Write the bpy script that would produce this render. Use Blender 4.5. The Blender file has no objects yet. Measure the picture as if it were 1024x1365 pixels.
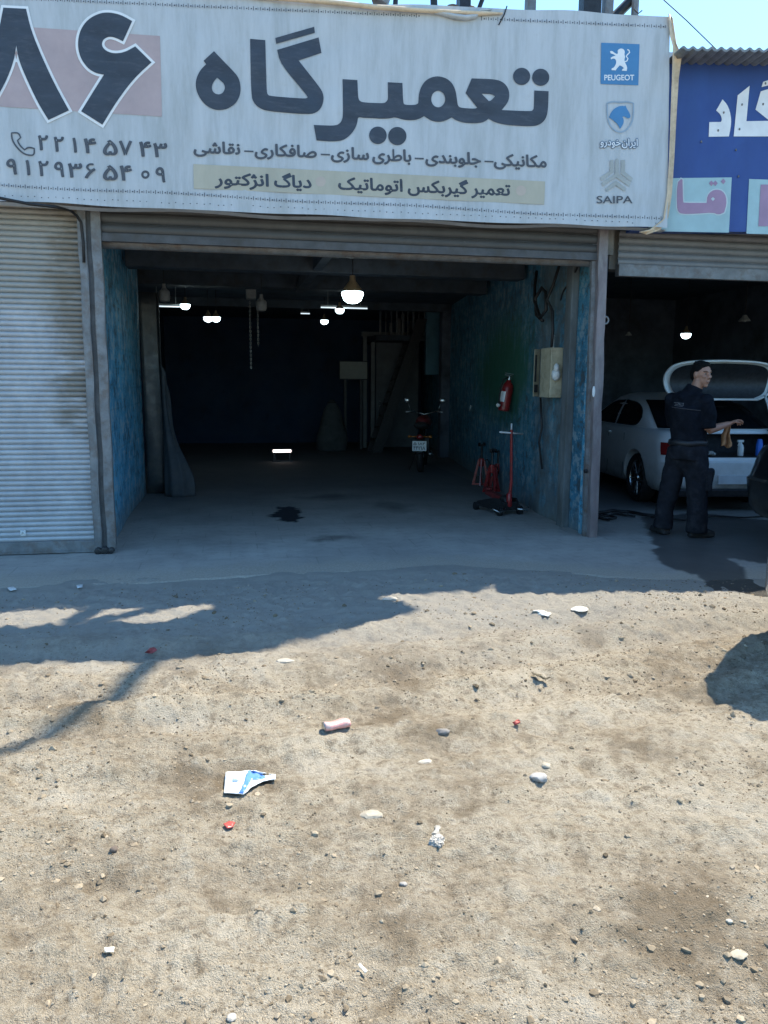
import bpy, bmesh, math, random
import numpy as np
from mathutils import Vector, Matrix
random.seed(7); RNG = np.random.default_rng(7)
SC = bpy.context.scene; COL = SC.collection
PI = math.pi
# ------------------------------------------------------------------ camera
FPX = 1050.0; PSI = math.radians(11); PIT = math.atan((682.5-510)/FPX); ROLL = math.radians(.43); EYE = 1.55
CF = Vector((math.sin(PSI)*math.cos(PIT), math.cos(PSI)*math.cos(PIT), -math.sin(PIT)))
r0 = Vector((math.cos(PSI), -math.sin(PSI), 0)); u0 = r0.cross(CF)
CR = r0*math.cos(ROLL)+u0*math.sin(ROLL); CU = CR.cross(CF)
CAMP = Vector((0, 0, EYE))
cd = bpy.data.cameras.new('camera'); cam = bpy.data.objects.new('camera', cd); COL.objects.link(cam)
cam.matrix_world = Matrix(((CR.x, CU.x, -CF.x, 0), (CR.y, CU.y, -CF.y, 0), (CR.z, CU.z, -CF.z, EYE), (0, 0, 0, 1)))
cd.sensor_width = 36; cd.sensor_fit = 'AUTO'; cd.lens = 36*FPX/1365; cd.clip_start = .05; cd.clip_end = 2000
SC.camera = cam
# ------------------------------------------------------------------ light
SUND = Vector((.46, .33, 1)).normalized()            # towards the sun
SELEV = math.asin(SUND.z); SAZ = math.atan2(SUND.x, SUND.y)
w = bpy.data.worlds.new('World'); SC.world = w; w.use_nodes = True
nt = w.node_tree; bg = nt.nodes['Background']
sky = nt.nodes.new('ShaderNodeTexSky'); sky.sky_type = 'NISHITA'; sky.sun_disc = False
sky.sun_elevation = SELEV; sky.sun_rotation = SAZ; sky.air_density = 1.0; sky.dust_density = .6; sky.ozone_density = 4.0
tint = nt.nodes.new('ShaderNodeMix'); tint.data_type = 'RGBA'; tint.blend_type = 'MULTIPLY'; tint.inputs[0].default_value = 1; tint.inputs[7].default_value = (.80, 1.045, 1.08, 1)
nt.links.new(sky.outputs[0], tint.inputs[6]); nt.links.new(tint.outputs[2], bg.inputs[0]); bg.inputs[1].default_value = .15
sl = bpy.data.lights.new('sun', 'SUN'); sl.energy = 4.3; sl.angle = math.radians(.5); sl.color = (1, .90, .73)
so = bpy.data.objects.new('sun', sl); COL.objects.link(so)
so.rotation_euler = (-SUND).to_track_quat('-Z', 'Y').to_euler(); so.location = (6, 6, 20)
SC.view_settings.view_transform = 'Standard'; SC.view_settings.look = 'None'
SC.view_settings.exposure = 1.2; SC.view_settings.gamma = 1

# ------------------------------------------------------------------ helpers
def at(x, y, Y):
    """photo pixel -> point on the upright plane at depth Y"""
    d = CF*FPX+CR*(x-512)-CU*(y-682.5); return CAMP+d*(Y/d.y)
def on_plane(x, y, p, n):
    d = CF*FPX+CR*(x-512)-CU*(y-682.5); return CAMP+d*((Vector(p)-CAMP).dot(n)/d.dot(n))
def gr(x, y, z=0.0):
    d = CF*FPX+CR*(x-512)-CU*(y-682.5); return CAMP+d*((z-EYE)/d.z)

def tag(o, label, cat, group=None):
    o['label'] = label; o['category'] = cat
    if group: o['group'] = group
    return o
def struct(o, kind='structure'): o['kind'] = kind; return o
def thing(name, label, cat, loc=(0, 0, 0), rz=0, group=None):
    o = bpy.data.objects.new(name, None); COL.objects.link(o); o.empty_display_size = .1
    o.location = loc; o.rotation_euler = (0, 0, rz)
    return tag(o, label, cat, group)
def link_mesh(name, me, mats, parent=None, smooth=None):
    o = bpy.data.objects.new(name, me); COL.objects.link(o)
    if not isinstance(mats, (list, tuple)): mats = [mats]
    if not me.materials:
        for m in mats: me.materials.append(m)
    if parent is not None:
        o.parent = parent
    if smooth is not None:
        me.polygons.foreach_set('use_smooth', [True]*len(me.polygons))
        if smooth < 3:
            try: me.set_sharp_from_angle(angle=smooth)
            except Exception: pass
    return o
class MB:
    def __init__(s): s.bm = bmesh.new(); s.mi = 0
    def _f(s, vs):
        try: f = s.bm.faces.new(vs); f.material_index = s.mi; return f
        except ValueError: return None
    def box(s, c, d, rz=0, rot=None, bev=0):
        hx, hy, hz = d[0]/2, d[1]/2, d[2]/2
        m = Matrix.Rotation(rz, 3, 'Z') if rot is None else rot
        bm = bmesh.new()
        bmesh.ops.create_cube(bm, size=1)
        for v in bm.verts: v.co = Vector((v.co.x*d[0], v.co.y*d[1], v.co.z*d[2]))
        if bev > 0:
            bmesh.ops.bevel(bm, geom=list(bm.edges), offset=bev, segments=2, affect='EDGES', profile=.6)
        s.merge(bm, lambda p: m @ p+Vector(c)); return s
    def merge(s, bm, fn=lambda p: p):
        mp = {v: s.bm.verts.new(fn(v.co)) for v in bm.verts}
        for f in bm.faces: s._f([mp[v] for v in f.verts])
        bm.free()
    def b2(s, a, b, bev=0):
        a, b = Vector(a), Vector(b); return s.box((a+b)/2, [abs(q) for q in (b-a)], bev=bev)
    def tube(s, pts, r, n=8, cap=True, flat=1.0):
        pts = [Vector(p) for p in pts]; rs = r if isinstance(r, (list, tuple)) else [r]*len(pts)
        rings = []; t0 = None
        for i, p in enumerate(pts):
            t = (pts[min(i+1, len(pts)-1)]-pts[max(i-1, 0)]).normalized()
            if t0 is None:
                a = Vector((0, 0, 1)) if abs(t.z) < .9 else Vector((1, 0, 0)); u = t.cross(a).normalized()
            else:
                u = (u-t*u.dot(t))
                u = u.normalized() if u.length > 1e-6 else t.orthogonal().normalized()
            t0 = t; v = t.cross(u)
            rings.append([s.bm.verts.new(p+(u*math.cos(2*PI*k/n)+v*math.sin(2*PI*k/n)*flat)*rs[i]) for k in range(n)])
        for a, b in zip(rings, rings[1:]):
            for k in range(n): s._f([a[k], a[(k+1) % n], b[(k+1) % n], b[k]])
        if cap: s._f(rings[0][::-1]); s._f(rings[-1])
        return s
    def lathe(s, prof, c=(0, 0, 0), n=20, ax='Z'):
        rings = []
        def P(r, z, a):
            x, y = r*math.cos(a), r*math.sin(a)
            if ax == 'Z': q = (x, y, z)
            elif ax == 'X': q = (z, x, y)
            else: q = (x, z, y)
            return Vector(q)+Vector(c)
        for r, z in prof: rings.append([s.bm.verts.new(P(max(r, 1e-4), z, 2*PI*k/n)) for k in range(n)])
        for a, b in zip(rings, rings[1:]):
            for k in range(n): s._f([a[k], a[(k+1) % n], b[(k+1) % n], b[k]])
        s._f(rings[0][::-1]); s._f(rings[-1]); return s
    def prism(s, poly, off):
        off = Vector(off); a = [s.bm.verts.new(Vector(p)) for p in poly]; b = [s.bm.verts.new(Vector(p)+off) for p in poly]
        s._f(a[::-1]); s._f(b); n = len(a)
        for k in range(n): s._f([a[k], a[(k+1) % n], b[(k+1) % n], b[k]])
        return s
    def quad(s, *p): s._f([s.bm.verts.new(Vector(q)) for q in p]); return s
    def grid(s, fn, nu, nv):
        g = [[s.bm.verts.new(Vector(fn(i/nu, j/nv))) for j in range(nv+1)] for i in range(nu+1)]
        for i in range(nu):
            for j in range(nv): s._f([g[i][j], g[i+1][j], g[i+1][j+1], g[i][j+1]])
        return s
    def ell(s, c, r, seg=16, rot=None):
        bm = bmesh.new(); bmesh.ops.create_uvsphere(bm, u_segments=seg, v_segments=max(8, seg//2+2), radius=1)
        m = rot or Matrix.Identity(3); c = Vector(c)
        s.merge(bm, lambda p: m @ Vector((p.x*r[0], p.y*r[1], p.z*r[2]))+c); return s
    def build(s, name, mats, parent=None, smooth=None, recalc=True):
        if recalc: bmesh.ops.recalc_face_normals(s.bm, faces=list(s.bm.faces))
        me = bpy.data.meshes.new(name); s.bm.to_mesh(me); s.bm.free()
        return link_mesh(name, me, mats, parent, smooth)
def remesh(mb, voxel, sm=4, it=.5):
    """closed overlapping shapes -> one continuous skin"""
    me = bpy.data.meshes.new('tmp'); bmesh.ops.recalc_face_normals(mb.bm, faces=list(mb.bm.faces)); mb.bm.to_mesh(me); mb.bm.free()
    o = bpy.data.objects.new('tmp', me); COL.objects.link(o)
    m = o.modifiers.new('r', 'REMESH'); m.mode = 'VOXEL'; m.voxel_size = voxel
    if sm: q = o.modifiers.new('s', 'SMOOTH'); q.iterations = sm; q.factor = it
    dg = bpy.context.evaluated_depsgraph_get(); dg.update()
    out = bpy.data.meshes.new_from_object(o.evaluated_get(dg)); bpy.data.objects.remove(o); return out
def apply_mods(o):
    dg = bpy.context.evaluated_depsgraph_get(); dg.update()
    me = bpy.data.meshes.new_from_object(o.evaluated_get(dg)); o.modifiers.clear(); o.data = me; return o

# value noise for real relief
_T = RNG.random((256, 256))
def vnoise(x, y):
    xi = np.floor(x).astype(int); yi = np.floor(y).astype(int); fx = x-xi; fy = y-yi
    fx = fx*fx*(3-2*fx); fy = fy*fy*(3-2*fy)
    a = _T[xi & 255, yi & 255]; b = _T[(xi+1) & 255, yi & 255]; c = _T[xi & 255, (yi+1) & 255]; d = _T[(xi+1) & 255, (yi+1) & 255]
    return (a*(1-fx)+b*fx)*(1-fy)+(c*(1-fx)+d*fx)*fy-.5
def fbm(x, y, o=4):
    x = np.asarray(x, float); y = np.asarray(y, float); t = 0; a = 1.0
    for k in range(o): t = t+a*vnoise(x*2**k+17.3*k, y*2**k+5.1*k); a *= .5
    return t
def ground_h(x, y):
    x = np.asarray(x, float); y = np.asarray(y, float)
    h = .045*fbm(x*.6+3, y*.8+9, 2)+.016*fbm(x*3.1, y*3.7, 2)+.020*np.abs(fbm(x*6+40, y*8+7, 3))+.022*fbm(x*13, y*15, 3)+.013*np.maximum(0, fbm(x*27, y*27, 2))+.007*np.maximum(0, fbm(x*55, y*55, 2))
    # wheel ruts across the yard
    for y0, dep, sl in ((3.95, .034, .10), (3.52, .026, .07), (2.25, .016, -.03), (4.6, .028, .02), (3.0, .018, .16)):
        q = (y-y0-sl*x-.08*np.sin(x*1.3+y0))/.11; h = h-dep*np.exp(-q*q)+.6*dep*np.exp(-(np.abs(q)-1.9)**2)
    # tyre tread print near the lens
    q = np.abs(y-1.93-.05*x)/.06; m = np.clip(1.2-q, 0, 1)*np.clip((x+.75)*3, 0, 1)*np.clip((-.1-x)*4, 0, 1)
    h = h-.010*m*(np.sin(x*150) > .2)
    fade = np.clip((6.35-.85*np.clip((x-2.0)/1.6, 0, 1)-y)/.5, 0, 1); yy = y+.85*np.clip((x-2.0)/1.6, 0, 1); return h*(.15+.85*fade)-.004+(.009+.016*fbm(x*3.3, y*3.3, 4))*(1-fade)-.03*np.clip((yy-6.2)/.42, 0, 1)
def gh(x, y): return float(ground_h(np.array([x]), np.array([y]))[0])
def inpoly(px, py, poly):
    px = np.asarray(px); r = np.zeros(px.shape, bool); n = len(poly); j = n-1
    for i in range(n):
        xi, yi = poly[i]; xj, yj = poly[j]
        c = ((yi > py) != (yj > py)) & (px < (xj-xi)*(py-yi)/((yj-yi) or 1e-9)+xi); r ^= c; j = i
    return r

# ------------------------------------------------------------------ materials
def N(t, k, **kw):
    n = t.nodes.new(k)
    for a, b in kw.items(): setattr(n, a, b)
    return n
def newmat(name):
    m = bpy.data.materials.new(name); m.use_nodes = True; t = m.node_tree
    return m, t, t.nodes['Principled BSDF']
def ramp(t, src, stops):
    n = N(t, 'ShaderNodeValToRGB'); e = n.color_ramp.elements
    while len(e) < len(stops): e.new(.5)
    for k, (p, c) in enumerate(stops):
        e[k].position = p; e[k].color = (*c, 1) if isinstance(c, tuple) else (c, c, c, 1)
    t.links.new(src, n.inputs[0]); return n.outputs[0]
def noise(t, scale, detail=4, rough=.6, vec=None, stretch=None):
    n = N(t, 'ShaderNodeTexNoise'); n.inputs['Scale'].default_value = scale; n.inputs['Detail'].default_value = detail; n.inputs['Roughness'].default_value = rough
    if vec is None:
        vec = N(t, 'ShaderNodeNewGeometry').outputs['Position']
    if stretch:
        mp = N(t, 'ShaderNodeMapping'); mp.inputs['Scale'].default_value = stretch; t.links.new(vec, mp.inputs[0]); vec = mp.outputs[0]
    t.links.new(vec, n.inputs['Vector']); return n.outputs['Fac']
def mix(t, fac, a, b, mode='MIX'):
    n = N(t, 'ShaderNodeMix', data_type='RGBA', blend_type=mode)
    for s, v in ((n.inputs[0], fac), (n.inputs[6], a), (n.inputs[7], b)):
        if isinstance(v, (int, float)): s.default_value = v
        elif isinstance(v, tuple): s.default_value = (*v, 1)
        else: t.links.new(v, s)
    return n.outputs[2]
def bump(t, p, h, strength=.3, dist=.01):
    b = N(t, 'ShaderNodeBump'); b.inputs['Strength'].default_value = strength; b.inputs['Distance'].default_value = dist
    t.links.new(h, b.inputs['Height']); t.links.new(b.outputs[0], p.inputs['Normal'])
def M(name, col, rough=.55, metal=0.0, var=.25, scale=5, dirt=None, damt=.5, dscale=3, bmp=0, bsc=60, stretch=None, spec=None):
    m, t, p = newmat(name); f = noise(t, scale, 5, .65, stretch=stretch)
    lo = tuple(c*(1-var) for c in col); hi = tuple(min(1, c*(1+var)) for c in col)
    c = ramp(t, f, [(.3, lo), (.7, hi)])
    if dirt:
        g = noise(t, dscale, 7, .7, stretch=stretch); k = ramp(t, g, [(.62-.3*damt, 0.), (.75, 1.)]); c = mix(t, k, c, dirt)
    t.links.new(c, p.inputs['Base Color']); p.inputs['Metallic'].default_value = metal
    r = ramp(t, noise(t, scale*2.3, 4), [(.3, max(.02, rough-.12)), (.75, min(1, rough+.12))]); t.links.new(r, p.inputs['Roughness'])
    if spec is not None: p.inputs['Specular IOR Level'].default_value = spec
    if bmp: bump(t, p, noise(t, bsc, 4), bmp, .01)
    return m
def EM(name, col, s):
    m, t, p = newmat(name); p.inputs['Base Color'].default_value = (.8, .8, .8, 1)
    p.inputs['Emission Color'].default_value = (*col, 1); p.inputs['Emission Strength'].default_value = s; return m
def posz(t, k='Z'):
    s = N(t, 'ShaderNodeSeparateXYZ'); t.links.new(N(t, 'ShaderNodeNewGeometry').outputs['Position'], s.inputs[0]); return s.outputs[k]
def mr(t, v, a, b, c=0., d=1.):
    n = N(t, 'ShaderNodeMapRange', clamp=True); n.inputs[1].default_value = a; n.inputs[2].default_value = b; n.inputs[3].default_value = c; n.inputs[4].default_value = d
    t.links.new(v, n.inputs[0]); return n.outputs[0]
def mul(t, a, b, op='MULTIPLY'):
    n = N(t, 'ShaderNodeMath', operation=op)
    for i, v in enumerate((a, b)):
        if isinstance(v, (int, float)): n.inputs[i].default_value = v
        else: t.links.new(v, n.inputs[i])
    return n.outputs[0]
def attr(t, name):
    n = N(t, 'ShaderNodeAttribute'); n.attribute_name = name; return n.outputs['Fac']

def dirt_mat():
    m, t, p = newmat('dry_dirt')
    a = noise(t, .9, 6, .7); b = noise(t, 6, 6, .7); c = noise(t, 38, 5, .75); d = noise(t, 170, 3, .7)
    base = ramp(t, a, [(.36, (.275, .215, .14)), (.5, (.41, .342, .24)), (.62, (.53, .46, .345))])
    base = mix(t, ramp(t, b, [(.35, .0), (.7, .55)]), base, (.56, .50, .395))
    base = mix(t, ramp(t, b, [(.28, .7), (.43, 0.)]), base, (.20, .15, .095))
    e = noise(t, 15, 6, .75); base = mix(t, ramp(t, e, [(.35, .75), (.47, 0.)]), base, (.225, .172, .112)); base = mix(t, ramp(t, e, [(.55, 0.), (.68, .55)]), base, (.62, .56, .45))
    base = mix(t, ramp(t, c, [(.32, .8), (.48, 0.)]), base, (.17, .128, .082))
    base = mix(t, ramp(t, c, [(.58, 0.), (.72, .5)]), base, (.68, .62, .51))
    base = mix(t, ramp(t, d, [(.34, .45), (.48, 0.)]), base, (.22, .17, .105))
    base = mix(t, ramp(t, d, [(.6, 0.), (.72, .4)]), base, (.70, .645, .54))
    pt = noise(t, 1.9, 5, .65); base = mix(t, ramp(t, pt, [(.36, .72), (.45, 0.)]), base, (.20, .15, .092)); base = mix(t, ramp(t, pt, [(.56, 0.), (.66, .45)]), base, (.60, .55, .45))
    # trampled dust next to the paving, greyed further for the bluish shade there
    gy = mr(t, mul(t, posz(t, 'Y'), mul(t, noise(t, 2.2, 4), 1.2), 'ADD'), 4.55, 5.7)
    base = mix(t, mul(t, gy, .85), base, (.39, .375, .34))
    base = mix(t, mul(t, attr(t, 'wet'), .82), base, (.045, .043, .041))
    hs_ = N(t, 'ShaderNodeHueSaturation'); hs_.inputs['Saturation'].default_value = .88; t.links.new(base, hs_.inputs['Color']); base = hs_.outputs[0]
    t.links.new(base, p.inputs['Base Color']); p.inputs['Roughness'].default_value = .95; p.inputs['Specular IOR Level'].default_value = .15
    h = mul(t, mul(t, c, .6), mul(t, d, .5), 'ADD'); h2 = mul(t, h, mul(t, noise(t, 420, 2), .2), 'ADD'); bump(t, p, h2, 1.0, .035)
    return m
def floor_mat():
    m, t, p = newmat('stained_concrete')
    a = noise(t, 1.1, 6, .7); b = noise(t, 9, 6, .7); c = noise(t, 60, 4, .7)
    base = ramp(t, a, [(.3, (.235, .225, .208)), (.55, (.32, .308, .28)), (.72, (.38, .363, .33))])
    base = mix(t, ramp(t, b, [(.3, .5), (.5, 0.)]), base, (.16, .155, .145))
    base = mix(t, ramp(t, c, [(.55, 0.), (.7, .35)]), base, (.36, .345, .31))
    br = N(t, 'ShaderNodeTexBrick'); br.inputs['Scale'].default_value = 1.0; br.inputs['Brick Width'].default_value = .5; br.inputs['Row Height'].default_value = .33
    br.inputs['Mortar Size'].default_value = .008; br.inputs['Mortar Smooth'].default_value = .6
    br.inputs['Color1'].default_value = (1, 1, 1, 1); br.inputs['Color2'].default_value = (.88, .88, .88, 1); br.inputs['Mortar'].default_value = (.5, .5, .5, 1)
    dv = N(t, 'ShaderNodeVectorMath', operation='ADD'); g = N(t, 'ShaderNodeNewGeometry').outputs['Position']
    nn = N(t, 'ShaderNodeTexNoise'); nn.inputs['Scale'].default_value = 3; sc = N(t, 'ShaderNodeVectorMath', operation='SCALE'); sc.inputs['Scale'].default_value = .05
    t.links.new(nn.outputs['Color'], sc.inputs[0]); t.links.new(g, dv.inputs[0]); t.links.new(sc.outputs[0], dv.inputs[1]); t.links.new(dv.outputs[0], br.inputs['Vector'])
    base = mix(t, mr(t, noise(t, 1.7, 3), .40, .62, .0, .5), base, mix(t, 1.0, base, br.outputs['Color'], 'MULTIPLY'))
    du = mr(t, mul(t, attr(t, 'dust'), mul(t, noise(t, 5, 5, .7), 1.1), 'ADD'), .75, 1.25); base = mix(t, mul(t, du, .92), base, ramp(t, c, [(.3, (.22, .20, .165)), (.6, (.34, .315, .265))]))
    wet = attr(t, 'wet'); oil = attr(t, 'oil')
    base = mix(t, mul(t, wet, .80), base, (.042, .042, .043)); base = mix(t, mul(t, oil, .95), base, (.006, .006, .008))
    dk = attr(t, 'grime_shade'); base = mix(t, mul(t, dk, .72), base, (.042, .055, .075))
    t.links.new(base, p.inputs['Base Color'])
    r = ramp(t, b, [(.3, .75), (.7, .95)]); r = mix(t, wet, r, (.42, .42, .42)); r = mix(t, oil, r, (.8, .8, .8)); t.links.new(r, p.inputs['Roughness'])
    sp = N(t, 'ShaderNodeMapRange'); sp.inputs[3].default_value = .3; sp.inputs[4].default_value = .03; t.links.new(oil, sp.inputs[0]); t.links.new(sp.outputs[0], p.inputs['Specular IOR Level'])
    bump(t, p, mul(t, mul(t, b, .5), mul(t, c, .4), 'ADD'), .5, .012); return m
def bluewall_mat(name, green=False):
    m, t, p = newmat(name)
    a = noise(t, 1.6, 6, .7, stretch=(1, 1, .5)); b = noise(t, 7, 6, .75); v = noise(t, 9, 5, .7, stretch=(1, 1, .09))
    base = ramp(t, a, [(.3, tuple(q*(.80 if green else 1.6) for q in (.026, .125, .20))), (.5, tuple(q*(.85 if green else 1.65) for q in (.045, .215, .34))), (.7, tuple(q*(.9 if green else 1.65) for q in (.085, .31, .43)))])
    base = mix(t, ramp(t, v, [(.52, 0.), (.72, .55)]), base, (.12, .25, .27))
    base = mix(t, ramp(t, b, [(.525, 0.), (.575, .75)]), base, (.42, .49, .51) if not green else (.25, .32, .35))
    base = mix(t, ramp(t, b, [(.40, .85), (.465, 0.)]), base, (.055, .065, .07))
    br = N(t, 'ShaderNodeTexBrick'); br.inputs['Brick Width'].default_value = .42; br.inputs['Row Height'].default_value = .21; br.inputs['Mortar Size'].default_value = .01; br.inputs['Scale'].default_value = 1
    br.inputs['Color1'].default_value = (1, 1, 1, 1); br.inputs['Color2'].default_value = (.8, .82, .84, 1); br.inputs['Mortar'].default_value = (.6, .6, .6, 1)
    s = N(t, 'ShaderNodeSeparateXYZ'); cb = N(t, 'ShaderNodeCombineXYZ'); t.links.new(N(t, 'ShaderNodeNewGeometry').outputs['Position'], s.inputs[0])
    t.links.new(s.outputs['Y'], cb.inputs[0]); t.links.new(s.outputs['Z'], cb.inputs[1]); t.links.new(cb.outputs[0], br.inputs['Vector'])
    base = mix(t, mr(t, noise(t, 2.3, 3), .35, .65, .1, .6), base, mix(t, 1.0, base, br.outputs['Color'], 'MULTIPLY'))
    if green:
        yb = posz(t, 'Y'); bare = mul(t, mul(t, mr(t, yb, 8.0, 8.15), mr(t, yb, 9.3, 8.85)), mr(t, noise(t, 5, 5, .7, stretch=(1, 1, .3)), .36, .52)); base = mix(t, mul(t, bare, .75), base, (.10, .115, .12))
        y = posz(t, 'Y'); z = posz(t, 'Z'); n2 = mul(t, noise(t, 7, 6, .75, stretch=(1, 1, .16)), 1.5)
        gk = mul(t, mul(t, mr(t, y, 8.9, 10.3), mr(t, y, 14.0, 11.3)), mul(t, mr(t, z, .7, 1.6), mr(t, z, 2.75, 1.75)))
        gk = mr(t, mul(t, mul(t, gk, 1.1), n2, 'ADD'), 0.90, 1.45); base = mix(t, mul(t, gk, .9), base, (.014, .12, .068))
    lo = mr(t, mul(t, posz(t), mul(t, noise(t, 5, 4), .5), 'ADD'), .25, .6, 1., 0.); base = mix(t, mul(t, lo, .7), base, (.13, .14, .135))
    t.links.new(base, p.inputs['Base Color']); p.inputs['Roughness'].default_value = .6
    bump(t, p, mul(t, b, br.outputs['Fac'], 'SUBTRACT'), .35, .01); return m
def shutter_mat(name='shutter_paint', top=True, k_=1.0):
    m, t, p = newmat(name)
    v = noise(t, 5, 6, .75, stretch=(1, 1, .6)); d = noise(t, 14, 5, .7, stretch=(.25, 1, 1))
    base = ramp(t, v, [(.3, (.34*k_, .35*k_, .37*k_)), (.7, (.48*k_, .49*k_, .505*k_))])
    if top:
        z = mul(t, posz(t), mul(t, noise(t, 2.2, 4, .6), .9), 'ADD'); k = mr(t, z, 2.45, 2.85); base = mix(t, mul(t, k, .7), base, (.27, .262, .235))
        x = mul(t, posz(t, 'X'), mul(t, noise(t, 3.5, 5, .7), .55), 'ADD')
        k2 = mul(t, mr(t, x, -1.32, -1.12), mul(t, mr(t, posz(t), .95, 1.15), mr(t, noise(t, 6, 4, stretch=(.3, 1, 1.2)), .38, .5)))
        base = mix(t, mul(t, k2, .75), base, (.17, .145, .11))
    base = mix(t, ramp(t, d, [(.68, 0.), (.74, .6)]), base, (.62*k_, .63*k_, .64*k_)); base = mix(t, ramp(t, d, [(.24, .7), (.32, 0.)]), base, (.15, .14, .13))
    t.links.new(base, p.inputs['Base Color']); p.inputs['Roughness'].default_value = .5; p.inputs['Metallic'].default_value = .15; return m
def canvas_mat():
    m, t, p = newmat('banner_canvas')
    v = noise(t, 4, 6, .75, stretch=(1.6, 1, .22)); b = noise(t, 11, 5, .7)
    base = ramp(t, v, [(.3, (.36, .385, .395)), (.52, (.46, .49, .515)), (.75, (.53, .56, .59))])
    base = mix(t, ramp(t, b, [(.6, 0.), (.78, .4)]), base, (.36, .36, .34))
    t.links.new(base, p.inputs['Base Color']); p.inputs['Roughness'].default_value = .6
    bump(t, p, noise(t, 16, 4, .6, stretch=(1, 1, .5)), .12, .02); return m
def gravel_mat():
    m, t, p = newmat('loose_stones'); g = N(t, 'ShaderNodeNewGeometry')
    c = ramp(t, g.outputs['Random Per Island'], [(0, (.10, .078, .052)), (.35, (.20, .163, .115)), (.7, (.31, .26, .19)), (.96, (.37, .315, .235)), (1, (.42, .37, .295))])
    c = mix(t, ramp(t, noise(t, 90, 4), [(.35, .5), (.6, 0.)]), c, (.2, .155, .105)); t.links.new(c, p.inputs['Base Color']); p.inputs['Roughness'].default_value = .92
    p.inputs['Specular IOR Level'].default_value = .2; return m

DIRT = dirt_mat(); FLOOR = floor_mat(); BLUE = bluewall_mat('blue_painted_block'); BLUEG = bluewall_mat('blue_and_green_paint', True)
SHUT = shutter_mat(); SHUT2 = shutter_mat('grey_shutter', False, .42); SHUT3 = shutter_mat('shaded_shutter', False, .16); CANVAS = canvas_mat(); GRAVEL = gravel_mat()  # centre shutter darkened in its colour for the shade under the banner
PLASTER = M('dusty_plaster', (.20, .195, .18), .9, 0, .3, 4, (.09, .085, .08), .4, 2, .3, 40)
DARKWALL = M('hazy_blue_wall', (.013, .038, .088), .8, 0, .25, 1, (.010, .02, .05), .3, 1.5, .2, 30)  # blue lifted in the wall colour to stand in for bluish interior haze
DARKWALL2 = M('blue_grey_wall', (.085, .105, .14), .85, 0, .4, 2, (.02, .022, .026), .5, 1.5, .2, 30)  # blue-grey with random darker blotches
CEIL = M('hazy_ceiling', (.04, .06, .085), .9, 0, .4, 3)  # bluish cast of the hazy interior put into the ceiling colour
BEAMM = M('dark_blue_beam', (.038, .052, .07), .8, 0, .35, 4, (.03, .03, .03), .4, 5)  # dark bluish grey with random blotches
BRICK = M('bare_brick_beam', (.20, .155, .115), .9, 0, .4, 9, (.10, .09, .075), .5, 6, .3, 50)
STEEL = M('grey_painted_steel', (.17, .18, .19), .55, .2, .3, 7, (.115, .08, .06), .5, 9, .15, 60)
RUSTY = M('worn_red_primer_steel', (.19, .16, .165), .6, .2, .35, 6, (.26, .25, .25), .5, 8, .2, 60, stretch=(1, 1, .3))
IRON = M('dark_iron', (.035, .036, .04), .5, .6, .3, 20)
INK = M('dark_print', (.034, .044, .064), .55, 0, .25, 5, (.07, .08, .1), .35, 14, stretch=(.5, 1, 2))
INK2 = M('grey_print', (.07, .078, .095), .6, 0, .2, 12)
WHITEP = M('white_print', (.74, .76, .78), .55, 0, .08, 6)
PINKP = M('faded_pink_print', (.42, .33, .335), .6, 0, .1, 4)
STRIPP = M('faded_yellow_print', (.43, .405, .325), .6, 0, .1, 5, stretch=(1, 1, .4))
DOTP = M('faded_peach_print', (.47, .395, .335), .6, 0, .06, 9)
BLUEP = M('logo_blue_print', (.055, .20, .40), .5, 0, .08, 6)
GREYP = M('logo_grey_print', (.36, .375, .36), .6, 0, .1, 8)
SHIELDP = M('logo_shield_grey', (.27, .35, .43), .6, 0, .1, 8)
SIGNBLUE = M('blue_sign_vinyl', (.020, .062, .245), .5, 0, .14, 3, stretch=(1, 1, .4))
SIGNPALE = M('pale_sign_panel', (.34, .50, .53), .55, 0, .1, 4)
SIGNPINK = M('faded_sign_pink', (.34, .22, .33), .6, 0, .1, 5)
TAN = M('tan_and_backlit_canvas', (.62, .50, .36), .8, 0, .2, 9, (.42, .30, .2), .3, 6)  # canvas tan; on the side edge it stands in for sunlight glowing through
RUBBER = M('black_rubber', (.014, .014, .016), .75, 0, .3, 12, (.05, .045, .04), .3, 5)
CABLE = M('black_cable', (.012, .012, .014), .6, 0, .3, 20)
RED = M('red_enamel', (.24, .016, .018), .35, 0, .25, 9, (.07, .02, .02), .3, 12)
DKRED = M('oily_red_paint', (.15, .018, .02), .45, 0, .35, 12, (.02, .015, .015), .5, 9)
CHROME = M('bright_metal', (.38, .40, .42), .32, 1, .1, 14)
GLASSD = M('dark_tinted_glass', (.008, .010, .013), .08, 0, .2, 3, spec=.6)
CREAM = M('cream_enamel_box', (.42, .38, .27), .5, 0, .18, 8, (.22, .18, .12), .4, 9)
WPLAST = M('white_plastic', (.62, .63, .62), .4, 0, .08, 12)
CAN_BLUE = M('bright_blue_plastic', (.03, .16, .62), .35, 0, .12, 12)
BULBON = EM('lit_bulb', (.72, .95, 1.0), 5.0); TUBEON = EM('lit_tube', (.75, .9, 1.0), .5); FLOORLAMP = EM('lit_work_lamp', (1, .86, .8), 1.3)
BRONZE = M('bronze_lamp_body', (.30, .235, .15), .4, .4, .2, 12)
GREYL = M('grey_lamp_body', (.26, .27, .27), .6, 0, .2, 12)

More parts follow.
